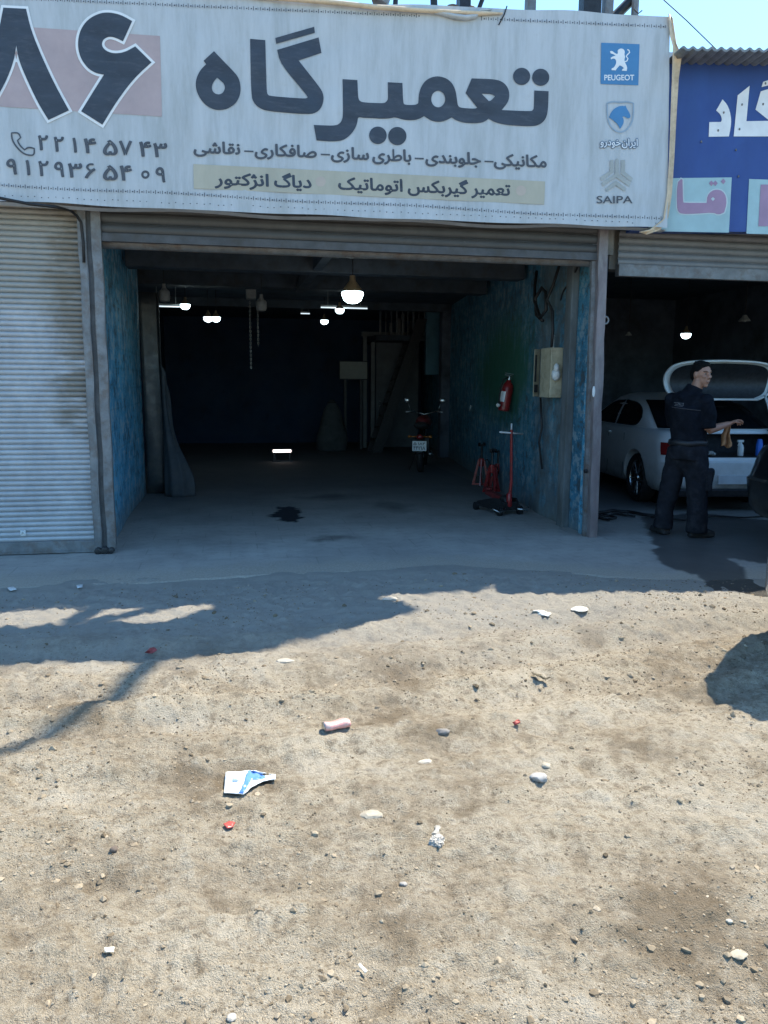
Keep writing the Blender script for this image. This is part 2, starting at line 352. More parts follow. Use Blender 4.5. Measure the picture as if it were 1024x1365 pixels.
# ------------------------------------------------------------------ ground, paving, floors
def big_ground():
    xs = np.concatenate([[-260, -120, -60, -30, -15, -8, -5], np.linspace(-3.2, 5.0, 880), [7, 10, 15, 30, 60, 120, 260]])
    ys = [-260, -120, -60, -30, -12, -5, -2, -.5, .4, .9, 1.2]; y = 1.4
    while y < 6.6: ys.append(y); y += .0060+.0034*max(0, y-1.6)
    ys += [8, 14, 22, 40, 80, 160, 300]; ys = np.array(ys)
    X, Y = np.meshgrid(xs, ys, indexing='ij'); Z = ground_h(X, Y); Z = np.where(Y > 6.62-.85*np.clip((X-2.0)/1.6, 0, 1), -.03, Z)
    fx = np.clip((X+5)/1.6, 0, 1)*np.clip((7-X)/1.8, 0, 1)*np.clip((Y+.5)/1.5, 0, 1); Z = Z*fx-.004*(1-fx)
    Z = np.where(Y > 6.62-.85*np.clip((X-2.0)/1.6, 0, 1), -.03, Z)
    n, k = X.shape; me = bpy.data.meshes.new('dirt_ground')
    idx = np.arange(n*k).reshape(n, k); q = np.stack([idx[:-1, :-1], idx[1:, :-1], idx[1:, 1:], idx[:-1, 1:]], -1).reshape(-1, 4)
    me.from_pydata(np.stack([X, Y, Z], -1).reshape(-1, 3).tolist(), [], q.tolist()); me.update()
    wx = X+.10*fbm(X*4, Y*5, 3); wy = Y+.12*fbm(X*5+9, Y*6+3, 3); wet = inpoly(wx, wy, [(p.x, p.y) for p in WET]).astype(np.float32)
    at_ = me.attributes.new('wet', 'FLOAT', 'POINT'); at_.data.foreach_set('value', wet.reshape(-1))
    struct(link_mesh('dirt_ground', me, DIRT, None, 9))
WET = [gr(x, y) for x, y in [(855, 690), (862, 712), (874, 734), (878, 746), (884, 753), (905, 760), (926, 765), (941, 776), (937, 780), (948, 789), (961, 787), (986, 793), (1000, 797), (1030, 806), (1060, 800), (1024, 788), (1008, 779), (998, 766), (981, 751), (985, 745), (1000, 748), (1060, 756), (1080, 700), (980, 690), (930, 684)]]
OIL = [gr(x, y) for x, y in [(355, 688), (366, 686), (372, 680), (368, 676), (380, 677), (388, 675), (395, 679), (402, 682), (398, 686), (404, 690), (398, 693), (396, 698), (380, 695), (368, 694), (372, 690)]]
big_ground()
def paving():
    xs = np.linspace(-4.2, 9.6, 300); ys = np.concatenate([np.linspace(6.22, 7.6, 60), np.linspace(7.64, 13, 110), np.linspace(13.1, 21, 50)])
    X, Y = np.meshgrid(xs, ys, indexing='ij')
    edge = 6.25-.85*np.clip((X-2.0)/1.6, 0, 1)+.16*fbm(X*1.1, X*0+2, 4)+.05*fbm(X*9, X*0+7, 3)
    Yw = np.where(Y < 6.6, edge+(Y-6.22)/.38*(6.6-edge), Y)
    Z = .004+.006*fbm(X*1.3, Yw*1.3, 3)+.003*fbm(X*9, Yw*9, 2)-.006*np.clip((6.6-Y)/.38, 0, 1); Z = np.where(Y <= 6.222, -.03, Z)
    n, k = X.shape; idx = np.arange(n*k).reshape(n, k); q = np.stack([idx[:-1, :-1], idx[1:, :-1], idx[1:, 1:], idx[:-1, 1:]], -1).reshape(-1, 4)
    me = bpy.data.meshes.new('concrete_paving'); me.from_pydata(np.stack([X, Yw, Z], -1).reshape(-1, 3).tolist(), [], q.tolist()); me.update()
    wx = X+.10*fbm(X*4, Yw*5, 3); wy = Yw+.12*fbm(X*5+9, Yw*6+3, 3)
    wet = inpoly(wx, wy, [(p.x, p.y) for p in WET]).astype(float)
    ox = X+.05*fbm(X*9, Yw*9, 3); oy = Yw+.12*fbm(X*9+9, Yw*9+3, 3)
    oil = inpoly(ox, oy, [(p.x, p.y) for p in OIL]).astype(float)
    for (cx, cy, rx, ry) in ((1.05, 7.75, .28, .12), (.86, 7.62, .16, .10), (2.0, 9.6, .25, .5), (1.3, 10.6, .5, .3)):
        oil = np.maximum(oil, np.clip(1.15-np.hypot((ox-cx)/rx, (oy-cy)/ry)+.5*fbm(X*7, Yw*4, 3), 0, 1)*.55)
    grime_shade = np.clip((Yw-7.7+1.0*fbm(X*.8, Yw*.8, 3))/4.0, 0, 1)*(X < 3.75)+np.clip((Yw-7.9)/2, 0, .75)*(X >= 3.75)  # floor darker and bluer inward: grime plus painted dimness and haze of the bays
    dust = np.clip((edge+.75-Yw)/.75, 0, 1)
    for nm, a in (('wet', wet), ('oil', oil), ('grime_shade', grime_shade), ('dust', dust)):
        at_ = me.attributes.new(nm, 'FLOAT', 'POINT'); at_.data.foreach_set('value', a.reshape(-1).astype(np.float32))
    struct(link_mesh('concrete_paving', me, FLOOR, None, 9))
paving()
def gravel():
    V = []; Fc = []; bm = bmesh.new(); bmesh.ops.create_icosphere(bm, subdivisions=1, radius=1)
    bv = np.array([v.co[:] for v in bm.verts]); bf = [[v.index for v in f.verts] for f in bm.faces]; bm.free()
    tot = 0; n = 0
    while n < 17000:
        y = 1.35+4.7*RNG.random()**1.5; x = RNG.uniform(-.62*y-.3, .30*y*2.2+.5)
        if y > 5.2 and RNG.random() < .5: continue
        dens = fbm(np.array([x*1.3]), np.array([y*1.3]), 3)[0]
        if RNG.random() > .55+dens*1.2: continue
        r = .0019+.0027*RNG.random()**2+(.010*RNG.random()**24)
        r *= (.75+.12*y)
        s = np.array([1+.5*RNG.random(), .8+.4*RNG.random(), .6+.45*RNG.random()])*r
        v = bv*(1+.28*RNG.standard_normal(bv.shape)*.8)*s; a = RNG.uniform(0, 2*PI); ca, sa = math.cos(a), math.sin(a)
        v = np.stack([v[:, 0]*ca-v[:, 1]*sa+x, v[:, 0]*sa+v[:, 1]*ca+y, v[:, 2]+gh(x, y)+s[2]*.02], -1)
        V.append(v); Fc += [[i+tot for i in f] for f in bf]; tot += len(bv); n += 1
    me = bpy.data.meshes.new('gravel'); me.from_pydata(np.concatenate(V).tolist(), [], Fc); me.update()
    o = link_mesh('gravel', me, GRAVEL); struct(o, 'stuff'); o['label'] = 'small loose stones strewn over the dry dirt yard'
gravel()
# ------------------------------------------------------------------ our workshop building
FY = 7.40
LINT = at(450, 331, FY).z
def wallseg(mb, a, b, th, z0, z1):
    a = Vector((a[0], a[1], 0)); b = Vector((b[0], b[1], 0)); d = (b-a).normalized(); n = Vector((d.y, -d.x, 0))*th
    P = [a, b, b+n, a+n]; mb.prism([p+Vector((0, 0, z0)) for p in P], (0, 0, z1-z0))
garage = thing('garage_building', 'open workshop bay with blue painted block walls under the big white banner', 'building', (1.2, 7.4, 0))
def P_(name, mb, mat, parent, smooth=None):
    """mesh built in world coordinates, hung under an (unrotated) Empty"""
    o = mb.build(name, mat, parent, smooth)
    L = parent.location if parent.parent is None else parent.location+parent.parent.location
    o.data.transform(Matrix.Translation(-Vector(L))); return o
GZ = 3.12
m = MB(); m.grid(lambda u, v: (-1.15-.04*u+.012*math.sin(9*u+5*v)*(0 < u < 1), 7.5+3.9*u, -.02+(GZ+.02)*v), 30, 24)
m.b2((-1.42, 7.5, -.02), (-1.20, 11.4, GZ)); P_('side_wall', m, BLUE, garage)
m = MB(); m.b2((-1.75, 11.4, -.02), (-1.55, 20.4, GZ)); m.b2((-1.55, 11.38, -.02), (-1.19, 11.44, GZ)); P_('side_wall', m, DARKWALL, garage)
m = MB()
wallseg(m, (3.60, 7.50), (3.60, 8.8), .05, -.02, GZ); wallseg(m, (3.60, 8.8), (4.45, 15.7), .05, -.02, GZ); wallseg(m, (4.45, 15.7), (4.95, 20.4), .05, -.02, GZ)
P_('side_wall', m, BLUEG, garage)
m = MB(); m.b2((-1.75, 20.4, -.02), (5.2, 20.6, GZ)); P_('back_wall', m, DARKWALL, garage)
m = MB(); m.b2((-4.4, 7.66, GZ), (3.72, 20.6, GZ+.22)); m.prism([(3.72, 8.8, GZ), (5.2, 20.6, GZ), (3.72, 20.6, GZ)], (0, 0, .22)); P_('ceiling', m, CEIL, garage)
m = MB(); m.b2((-4.4, 7.46, LINT+.05), (3.72, 7.66, 4.55)); P_('front_wall', m, PLASTER, garage)
m = MB(); m.b2((-4.4, 7.46, -.02), (-4.2, 20.4, GZ)); P_('side_wall', m, PLASTER, garage)
zb = at(450, 341, 7.75).z; m = MB(); m.b2((-1.14, 7.66, zb), (3.58, 7.86, GZ)); P_('beam', m, BRICK, garage)
zb = at(450, 364, 9.7).z; m = MB(); m.b2((-1.14, 9.7, zb), (3.66, 9.95, GZ), .01); P_('beam', m, BEAMM, garage)
zb = at(450, 386, 12.1).z; m = MB(); m.b2((-1.5, 12.1, zb), (3.95, 12.4, GZ), .01); P_('beam', m, BEAMM, garage)
m = MB(); m.b2((-1.5, 15.8, 2.97), (4.4, 16.0, GZ)); P_('beam', m, BEAMM, garage)
m = MB(); m.b2((1.0, 7.87, 2.86), (1.1, 12.1, 3.02)); m.b2((1.02, 7.875, 2.75), (1.08, 7.98, 2.86)); P_('ceiling_joist', m, BEAMM, garage)
# pilaster inside the right-hand wall
m = MB(); m.b2((3.52, 7.94, .0), (3.60, 8.10, GZ), .012); P_('pilaster', m, M('dusty_pilaster', (.11, .13, .14), .85, 0, .4, 5, (.07, .07, .065), .5, 4, stretch=(1, 1, .3)), garage)
m = MB(); m.b2((3.555, 7.53, .0), (3.60, 7.60, LINT), .004); P_('door_jamb', m, BLUE, garage)

# ------------------------------------------------------------------ roller shutters
def curtain(x0, x1, y, z0, z1, pitch, mat, name='curtain', parent=None, depth=.014):
    mb = MB(); prof = []; z = z0
    while z < z1:
        for f, d in ((0, .0), (.10, -.55), (.35, -1), (.62, -1), (.86, -.55), (.93, .5), (.97, .5)): prof.append((z+f*pitch, y+d*depth))
        z += pitch
    nx = 40; xs = [x0+(x1-x0)*i/nx for i in range(nx+1)]
    rows = []
    ph = random.random()*9
    for k, (zz, yy) in enumerate(prof):
        s = k//7
        rows.append([mb.bm.verts.new((x, yy+.004*float(vnoise(np.array([x*3.1+ph]), np.array([s*.6]))[0]), zz+.0035*float(vnoise(np.array([x*1.4]), np.array([s*.35+ph]))[0]))) for x in xs])
    for a, b in zip(rows, rows[1:]):
        for i in range(nx): mb._f([a[i], a[i+1], b[i+1], b[i]])
    return mb.build(name, mat, parent, .9)
sh = thing('roller_shutter', 'closed grey roller shutter with brown dirt, beside the open bay', 'roller shutter', (0, 0, 0), 0, 'roller shutters along the row')
XA = at(128, 700, FY).x
curtain(-4.2, XA+.03, FY+.02, .115, 3.10, .0462, SHUT, parent=sh)
m = MB(); m.b2((-4.2, FY-.012, .012), (XA+.005, FY+.035, .118), .004); m.b2((-4.2, FY-.024, .012), (XA-.01, FY-.012, .030)); m.b2((XA-.13, FY-.026, .03), (XA-.01, FY-.012, .112), .003); m.build('bottom_bar', STEEL, sh)
m = MB()
m.box((XA-.62, FY-.006, .2), (.045, .012, .05), bev=.004); m.tube([(XA-.64, FY-.012, .19), (XA-.62, FY-.016, .215), (XA-.60, FY-.012, .19)], .007, 6); m.build('lock', WPLAST, sh)
sh2 = thing('roller_shutter', 'rolled up roller shutter under the white banner above the open bay', 'roller shutter', (0, 0, 0), 0, 'roller shutters along the row')
XL = at(152, 700, FY).x; XR = at(783, 705, FY).x
curtain(XL, XR+.02, FY+.0, LINT+.05, 3.16, .088, SHUT3, parent=sh2, depth=.016)
m = MB(); m.b2((XL, FY-.02, LINT-.02), (XR+.02, FY+.03, LINT+.052), .006); m.build('bottom_bar', M('shaded_bar', (.07, .075, .085), .6, .1, .35, 6, (.05, .045, .04), .5, 5), sh2)  # dark bar colour holds the same shade under the banner
m = MB(); m.tube([(XL, 7.56, LINT-.0), (XR, 7.56, LINT-.0)], .055, 14); m.build('roller_tube', STEEL, sh2, .7)
# ------------------------------------------------------------------ door posts
def hpost(name, label, members, group):
    """members: (pixel top, pixel bottom, half width, depth, material)"""
    t = thing(name, label, 'steel post', (at(members[0][1][0], members[0][1][1], FY-.03).x, FY-.03, 0), 0, group); o = t.location
    for nm, a, b, hw, dp, mt, dy in members:
        A = at(a[0], a[1], FY+dy); B = at(b[0], b[1], FY+dy); B.z = .0; A.z = 3.08
        xa, xb = A.x-o.x, B.x-o.x; mb = MB()
        n = 14
        def ring(k):
            f = k/n; x = xb+(xa-xb)*f+.004*math.sin(k*1.9); z = B.z+(A.z-B.z)*f
            return [(x-hw, dy-dp/2+FY-o.y, z), (x+hw, dy-dp/2+FY-o.y, z), (x+hw, dy+dp/2+FY-o.y, z), (x-hw, dy+dp/2+FY-o.y, z)]
        rg = [[mb.bm.verts.new(q) for q in ring(k)] for k in range(n+1)]
        for p, q in zip(rg, rg[1:]):
            for i in range(4): mb._f([p[i], p[(i+1) % 4], q[(i+1) % 4], q[i]])
        mb._f(rg[0][::-1]); mb._f(rg[-1])
        bmesh.ops.bevel(mb.bm, geom=[e for e in mb.bm.edges if abs((e.verts[0].co-e.verts[1].co).normalized().z) > .8], offset=min(.008, hw*.4), segments=2, affect='EDGES')
        mb.build(nm, mt, t)
    return t
pl = hpost('door_post', 'grey double steel post between the closed shutter and the open bay', [
    ('guide_rail', (111, 330), (131.5, 730), .034, .05, STEEL, -.03), ('guide_web', (120, 330), (140, 730), .028, .02, M('dark_web', (.095, .10, .108), .6, .1, .4, 8), .0), ('guide_rail', (130, 330), (149.5, 730), .040, .06, STEEL, -.02)], 'steel posts of the bay')  # darker web where the gap between the two rails shows
m = MB()
for dx, r in ((.0, .030), (.06, .034), (.115, .026)): m.lathe([(r*.6, -.05), (r, -.046), (r, .0), (r*.5, .004)], (dx, -.03, .033), 14, 'Y')
m.build('hinge_roller', IRON, pl, .7)
pr = hpost('door_post', 'scuffed reddish grey steel post with a ring, between the two open bays', [
    ('guide_rail', (790.5, 345), (779.5, 705), .022, .05, STEEL, .03), ('column', (802, 322), (788.5, 712), .046, .09, RUSTY, -.01)], 'steel posts of the bay')
m = MB(); c = at(806, 427, FY-.02)-pr.location; mbp = [(c.x+.035*math.cos(a), c.y-.01, c.z+.035*math.sin(a)) for a in np.linspace(0, 2*PI, 17)]
m.tube(mbp, .010, 8, False); m.box((c.x-.035, c.y, c.z), (.03, .02, .03)); m.build('ring', STEEL, pr, .8)
m = MB(); c = at(791.5, 522, FY-.058)-pr.location; m.ell(c, (.016, .003, .055), 10); m.build('paint_patch', WPLAST, pr)
m = MB(); c = at(783, 628, FY-.0)-pr.location; m.lathe([(.012, -.03), (.02, -.03), (.02, 0), (.012, 0)], (c.x, c.y, c.z), 12, 'X'); m.build('bolt', IRON, pr)

# ------------------------------------------------------------------ banner
BY = 7.08
TLc, BLc, TRc, BRc = at(-160, -24, BY), at(-160, 259, BY), at(894, 21, BY), at(890, 304, BY)
def rip(x, z):
    return .010*math.sin(x*2.3+z*1.1)+.004*math.sin(x*7.1+2*z)*math.sin(z*3+1)+.0022*math.sin(z*19+2*math.sin(x*3))*max(0, math.sin(x*1.7+.5))
def bpt(x, y, off=0.0):
    p = at(x, y, BY); q = at(x, y, BY-off+rip(p.x, p.z)); return q
banner = thing('shop_banner', 'long white canvas banner with big dark Persian lettering over the open bay', 'banner', (0, 0, 0))
m = MB()
def bf(u, v):
    sag = -.018*math.sin(PI*u)*(1-v)+.004*math.sin(u*40)*(1-v)**4+.006*math.sin(u*31)*v**6
    p = (BLc*(1-u)+BRc*u)*(1-v)+(TLc*(1-u)+TRc*u)*v
    return (p.x, BY+rip(p.x, p.z)+.006*(math.sin(u*57)*((1-v)**6+v**6)), p.z+sag)
m.grid(bf, 220, 60); m.build('canvas', CANVAS, banner, 9)
m = MB()   # turned under hem and box frame behind
m.grid(lambda u, v: Vector(bf(u, 0))+Vector((0, .012+.10*v, -.006+.012*math.sin(u*23)-.008*v)), 120, 2)
m.grid(lambda u, v: Vector(bf(u, 1))+Vector((0, .012+.12*v, .004)), 120, 2); m.build('hem', CANVAS, banner, 9)
m = MB()
for a, b in ((TLc, TRc), (BLc, BRc)):
    dz = Vector((0, .12, -.05 if a is TLc else .05)); m.tube([a+dz, b+dz], .02, 6); m.tube([a+dz+Vector((0, .2, 0)), b+dz+Vector((0, .2, 0))], .02, 6)
for k in range(9):
    u = k/8; a = BLc.lerp(BRc, u); b = TLc.lerp(TRc, u); m.tube([a+Vector((0, .12, .05)), b+Vector((0, .12, -.05))], .018, 6); m.tube([b+Vector((0, .12, -.05)), b+Vector((0, .36, -.05))], .016, 6); m.tube([a+Vector((0, .12, .05)), a+Vector((0, .36, .05))], .016, 6)
m.build('frame', STEEL, banner)
# ---- flat lettering: outlines in photo pixels, laid on the canvas plane
def smooth_poly(p, it=2, lim=52):
    p = [Vector((a, b)) for a, b in p]
    for _ in range(it):
        q = []; n = len(p)
        for i in range(n):
            a, b, c = p[i-1], p[i], p[(i+1) % n]; d1, d2 = b-a, c-b
            if d1.length < 1e-6 or d2.length < 1e-6: q.append(b); continue
            if abs(math.degrees(d1.angle(d2))) > lim: q.append(b)
            else: q += [b+(a-b)*.25, b+(c-b)*.25]
        p = q
    return [(v.x, v.y) for v in p]
def eval_curve(c):
    o = bpy.data.objects.new('tmp', c); COL.objects.link(o); dg = bpy.context.evaluated_depsgraph_get(); dg.update()
    me = bpy.data.meshes.new_from_object(o.evaluated_get(dg)); bpy.data.objects.remove(o); bpy.data.curves.remove(c)
    V = [v.co.copy() for v in me.vertices]; F = [list(p.vertices) for p in me.polygons]; bpy.data.meshes.remove(me); return V, F
def fill2d(polys):
    c = bpy.data.curves.new('tmp', 'CURVE'); c.dimensions = '2D'; c.fill_mode = 'BOTH'
    for p in polys:
        s = c.splines.new('POLY'); s.points.add(len(p)-1)
        for k, (x, y) in enumerate(p): s.points[k].co = (x, -y, 0, 1)
        s.use_cyclic_u = True
    V, F = eval_curve(c); return [(v.x, -v.y) for v in V], F
def text2d(s, off=.0):
    off = min(off, .010) if ord(s[0]) > 255 else off
    c = bpy.data.curves.new('tmp', 'FONT'); c.body = s; c.resolution_u = 5; c.offset = off; c.fill_mode = 'FRONT'
    V, F = eval_curve(c); return [(v.x, v.y) for v in V], F
def lay(mb, V, F, fn, maxlen=None):
    """2D mesh -> through fn onto its surface (edges split so that it follows the ripples)"""
    bm = bmesh.new(); vs = [bm.verts.new((x, y, 0)) for x, y in V]
    for f in F:
        try: bm.faces.new([vs[i] for i in f])
        except ValueError: pass
    if maxlen:
        bmesh.ops.triangulate(bm, faces=list(bm.faces))
        for _ in range(4):
            e = [q for q in bm.edges if q.calc_length() > maxlen]
            if not e: break
            bmesh.ops.subdivide_edges(bm, edges=e, cuts=1); bmesh.ops.triangulate(bm, faces=list(bm.faces))
    mb.merge(bm, lambda p: Vector(fn(p.x, p.y)))
def sc(pts, ox, oy, k): return [(ox+x/k, oy+y/k) for x, y in pts]
def circ(cx, cy, r, n=28, ry=None): return [(cx+r*math.cos(2*PI*i/n), cy+(ry or r)*math.sin(2*PI*i/n)) for i in range(n)]
def offset_poly(p, d):
    n = len(p); out = []
    A = sum(p[i-1][0]*p[i][1]-p[i][0]*p[i-1][1] for i in range(n)); sg = 1 if A > 0 else -1
    for i in range(n):
        a, b, c = Vector(p[i-1]), Vector(p[i]), Vector(p[(i+1) % n]); d1 = (b-a).normalized(); d2 = (c-b).normalized()
        n1 = Vector((d1.y, -d1.x))*sg; n2 = Vector((d2.y, -d2.x))*sg; q = (n1+n2); q = q/max(.35, q.length_squared)*2 if q.length > 1e-3 else n1
        q = q.normalized()*min(q.length, 1.8); out.append((b.x+q.x*d, b.y+q.y*d))
    return out
def ribbon(p, wd, closed=False):
    """polyline -> list of quads as polys"""
    out = []; n = len(p); P = [Vector(q) for q in p]
    L, R = [], []
    for i in range(n):
        a = P[i-1] if (i or closed) else P[i]; c = P[(i+1) % n] if (i < n-1 or closed) else P[i]
        d1 = (P[i]-a); d2 = (c-P[i]); d = ((d1.normalized() if d1.length else d2.normalized())+(d2.normalized() if d2.length else d1.normalized()))
        d = d.normalized(); nn = Vector((d.y, -d.x))*wd/2; L.append(P[i]+nn); R.append(P[i]-nn)
    V = [(v.x, v.y) for v in L+R]; F = []
    for i in range(n if closed else n-1): j = (i+1) % n; F.append([i, j, n+j, n+i])
    return V, F
K1 = 4.096
c1 = lambda p: sc(p, 250, 20, K1)
c2 = lambda p: sc(p, 500, 60, K1)
def LB(off): return lambda x, y: bpt(x, y, off)
mb = MB()
heh = smooth_poly(c1([(145, 197), (88, 250), (102, 268), (70, 300), (48, 345), (44, 390), (58, 440), (95, 490), (140, 515), (180, 520), (220, 512), (262, 485), (285, 445), (292, 400), (283, 350), (262, 318), (200, 255)]))
hole = smooth_poly(c1([(162, 342), (140, 368), (131, 395), (140, 422), (165, 435), (192, 428), (206, 400), (200, 375), (180, 357)]))
lay(mb, *fill2d([heh, hole]), LB(.005), 12)
gaf = smooth_poly(c1([(342, 130), (425, 137), (432, 415), (438, 435), (455, 443), (640, 457), (655, 452), (655, 440), (508, 268), (490, 190), (716, 122), (732, 207), (607, 248), (715, 385), (738, 420), (745, 455), (735, 500), (710, 530), (665, 544), (440, 525), (395, 510), (362, 480), (348, 440)]))
lay(mb, *fill2d([gaf]), LB(.005), 12); lay(mb, *fill2d([c1([(480, 125), (692, 64), (696, 97), (485, 157)])]), LB(.005), 12)
body = c1([(847, 350), (928, 355), (932, 455), (942, 470), (960, 477), (1024, 480)])+c2([(50, 318), (66, 305), (72, 290), (70, 203), (150, 207), (153, 305), (158, 322), (172, 327), (222, 327), (236, 318), (238, 300), (240, 265), (255, 220), (285, 185), (335, 168), (385, 178), (420, 205), (440, 245), (448, 300), (452, 330), (465, 343), (545, 348), (558, 342), (495, 262), (528, 182), (660, 186), (705, 205), (730, 240), (735, 280), (725, 315), (692, 355), (850, 362), (864, 354), (868, 340), (870, 248), (948, 252), (945, 360), (932, 405), (905, 432), (865, 445), (760, 440), (700, 434), (650, 420), (620, 402), (600, 418), (570, 427), (500, 427), (450, 415), (418, 395), (390, 412), (350, 421), (310, 415), (268, 388), (245, 402), (215, 411), (160, 410), (110, 393), (85, 400), (40, 403), (0, 400)])+c1([(960, 561), (940, 557), (931, 562), (925, 600), (900, 645), (860, 680), (810, 692), (705, 685), (690, 600), (800, 605), (830, 595), (846, 570), (850, 530)])
body = smooth_poly(body, 2, 50)
lay(mb, *fill2d([body, c2(circ(345, 295, 38, 24, 45)), smooth_poly(c2([(582, 266), (640, 268), (655, 280), (635, 302), (622, 306)]), 1)]), LB(.005), 12)
for x, y, r in ((801, 171, 47), (905, 176, 47), (16, 493, 48), (122, 497, 50)): lay(mb, *fill2d([c2(circ(x, y, r))]), LB(.005), 12)
mb.build('title_lettering', INK, banner)
# number on the pink block
c3 = lambda p: sc(p, 0, 0, 4.452)
mb = MB(); lay(mb, *fill2d([c3([(-640, 106), (950, 213), (962, 692), (-640, 592)])]), LB(.003), 14); mb.build('pink_block', PINKP, banner)
eight = smooth_poly(c3([(20, 45), (155, 52), (185, 180), (250, 340), (330, 510), (410, 655), (288, 712), (225, 610), (150, 450), (110, 350), (97, 270), (85, 350), (50, 450), (-5, 560), (-75, 670), (-190, 610), (-80, 400), (-10, 200)]), 2, 40)
six = smooth_poly(c3([(785, 125), (720, 88), (650, 72), (590, 78), (520, 115), (475, 180), (460, 260), (475, 340), (520, 405), (570, 435), (617, 443), (550, 550), (482, 660), (608, 740), (700, 590), (800, 460), (900, 370), (803, 275), (740, 310), (680, 318), (635, 305), (610, 282), (604, 258), (615, 232), (650, 215), (690, 225), (730, 245)]), 2, 48)
mb = MB()
for p in (eight, six): lay(mb, *fill2d([offset_poly(p, 3.4)]), LB(.006), 10)
mb.build('number_outline', WHITEP, banner)
mb = MB()
for p in (eight, six): lay(mb, *fill2d([p]), LB(.009), 10)
mb.build('number_lettering', INK, banner)
# phone numbers, digit by digit
BOLD = ((0, 0), (.55, 0), (-.55, 0), (0, .45), (0, -.45))
def glyph_box(mb, s, box, fn, off=.012, maxlen=None):
    V, F = text2d(s, off); xs = [v[0] for v in V]; ys = [v[1] for v in V]; x0, x1, y0, y1 = min(xs), max(xs), min(ys), max(ys)
    l, t, r, b = box
    for i, (dx, dy) in enumerate(BOLD if ord(s[0]) > 255 else BOLD[:1]):
        f2 = LB(.005+.0004*i) if ord(s[0]) > 255 else fn; lay(mb, [(l+dx+(x-x0)/(x1-x0)*(r-l), b+dy-(y-y0)/(y1-y0)*(b-t)) for x, y in V], F, f2, maxlen)
mb = MB(); k4 = 4.267
for ch, l, r, t, b in (('۲', 218, 272, 66, 150), ('۲', 308, 362, 74, 158), ('۱', 414, 436, 80, 163), ('۴', 478, 546, 84, 166), ('۵', 588, 668, 92, 178), ('۷', 678, 750, 96, 181), ('۴', 793, 860, 102, 186), ('۳', 873, 950, 106, 189),
                       ('۹', 38, 96, 200, 288), ('۱', 147, 171, 207, 292), ('۲', 220, 275, 212, 297), ('۹', 310, 365, 217, 303), ('۳', 388, 466, 221, 305), ('۶', 483, 543, 226, 310), ('۵', 588, 668, 236, 320), ('۴', 683, 749, 238, 322), ('۹', 887, 940, 248, 333)):
    glyph_box(mb, ch, (l/k4, 165+t/k4, r/k4, 165+b/k4), LB(.005), .03)
for cx, cy, r in ((827.5, 289, 24), (-28, 250, 24)): lay(mb, *fill2d([sc(circ(cx, cy, r), 0, 165, k4), sc(circ(cx, cy, r*.45), 0, 165, k4)]), LB(.005))
mb.build('phone_lettering', INK2, banner)
mb = MB(); ph = smooth_poly(sc([(66, 52), (105, 50), (118, 78), (100, 95), (112, 122), (140, 148), (162, 132), (195, 140), (196, 172), (180, 181), (135, 172), (92, 130), (68, 88)], 0, 165, k4), 2, 70)
lay(mb, *ribbon(ph, 2.1, True), LB(.005)); mb.build('phone_icon', INK2, banner)
# service lines in joined letter forms
FORMS = {'م': 0xFEE1, 'ن': 0xFEE5, 'ی': 0xFBFC, 'ج': 0xFE9D, 'ل': 0xFEDD, 'ب': 0xFE8F, 'ط': 0xFEC1, 'س': 0xFEB1, 'ص': 0xFEB9, 'ف': 0xFED1, 'ق': 0xFED5, 'ش': 0xFEB5, 'ت': 0xFE95, 'ع': 0xFEC9, 'خ': 0xFEA5, 'ک': 0xFB8E, 'گ': 0xFB92}
FORM2 = {'ا': 0xFE8D, 'و': 0xFEED, 'د': 0xFEA9, 'ر': 0xFEAD, 'ز': 0xFEAF, 'ژ': 0xFB8A}
def shape(wd):
    out = []; prev = False
    for i, ch in enumerate(wd):
        nx = i+1 < len(wd) and (wd[i+1] in FORMS or wd[i+1] in FORM2)
        if ch in FORMS: out.append(chr(FORMS[ch]+(3 if prev and nx else 1 if prev else 2 if nx else 0))); prev = True
        else: out.append(chr(FORM2[ch]+(1 if prev else 0))); prev = False
    return ''.join(out[::-1])
ALEF = None
def word(mb, wd, l, r, base, slope, hgt, fn, off=.02):
  for i, (dx, dy) in enumerate(BOLD):
    fn = LB(.005+.0004*i); l0, r0, base0 = l+dx, r+dx, base+dy
    V, F = text2d(shape(wd), off); xs = [v[0] for v in V]; x0, x1 = min(xs), max(xs); k = hgt/.72
    lay(mb, [(l0+(x-x0)/(x1-x0)*(r-l), base0+slope*((x-x0)/(x1-x0)*(r-l)+l)-y*k) for x, y in V], F, fn)
mb = MB(); s1 = .0426; b1 = 203-259*s1
for wd, l, r in (('مکانیکی', 659, 728.5), ('جلوبندی', 567.6, 641), ('باطری', 497, 548), ('سازی', 441.7, 491.7), ('صافکاری', 340, 422), ('نقاشی', 258.5, 320)): word(mb, wd, l, r, b1, s1, 15.5, LB(.005), .035)
for l, r in ((646, 658), (553, 565), (427.7, 440), (325.7, 338)):
    y = b1+s1*l-5.5; lay(mb, [(l, y), (r, y+.5), (r, y+2.6), (l, y+2.1)], [[0, 1, 2, 3]], LB(.005))
mb.build('service_lettering', INK2, banner)
mb = MB(); lay(mb, *fill2d([[(257.8, 218.6), (726.8, 241.8), (725.6, 272.5), (258.5, 251)]]), LB(.0042), 7); mb.build('service_strip', STRIPP, banner)
for x, y in ((694.6, 254), (427.5, 242)):
    mb = MB(); lay(mb, *fill2d([circ(x, y, 6.8)]), LB(.006)); mb.build('strip_dot', DOTP, banner)
mb = MB(); s2 = .0382; b2 = 245.6-287*s2
for wd, l, r in (('تعمیر', 628.7, 680), ('گیربکس', 544, 624), ('اتوماتیک', 451.4, 536.5), ('دیاگ', 366, 415), ('انژکتور', 286.6, 358)): word(mb, wd, l, r, b2, s2, 16, LB(.007), .035)
mb.build('strip_lettering', INK, banner)
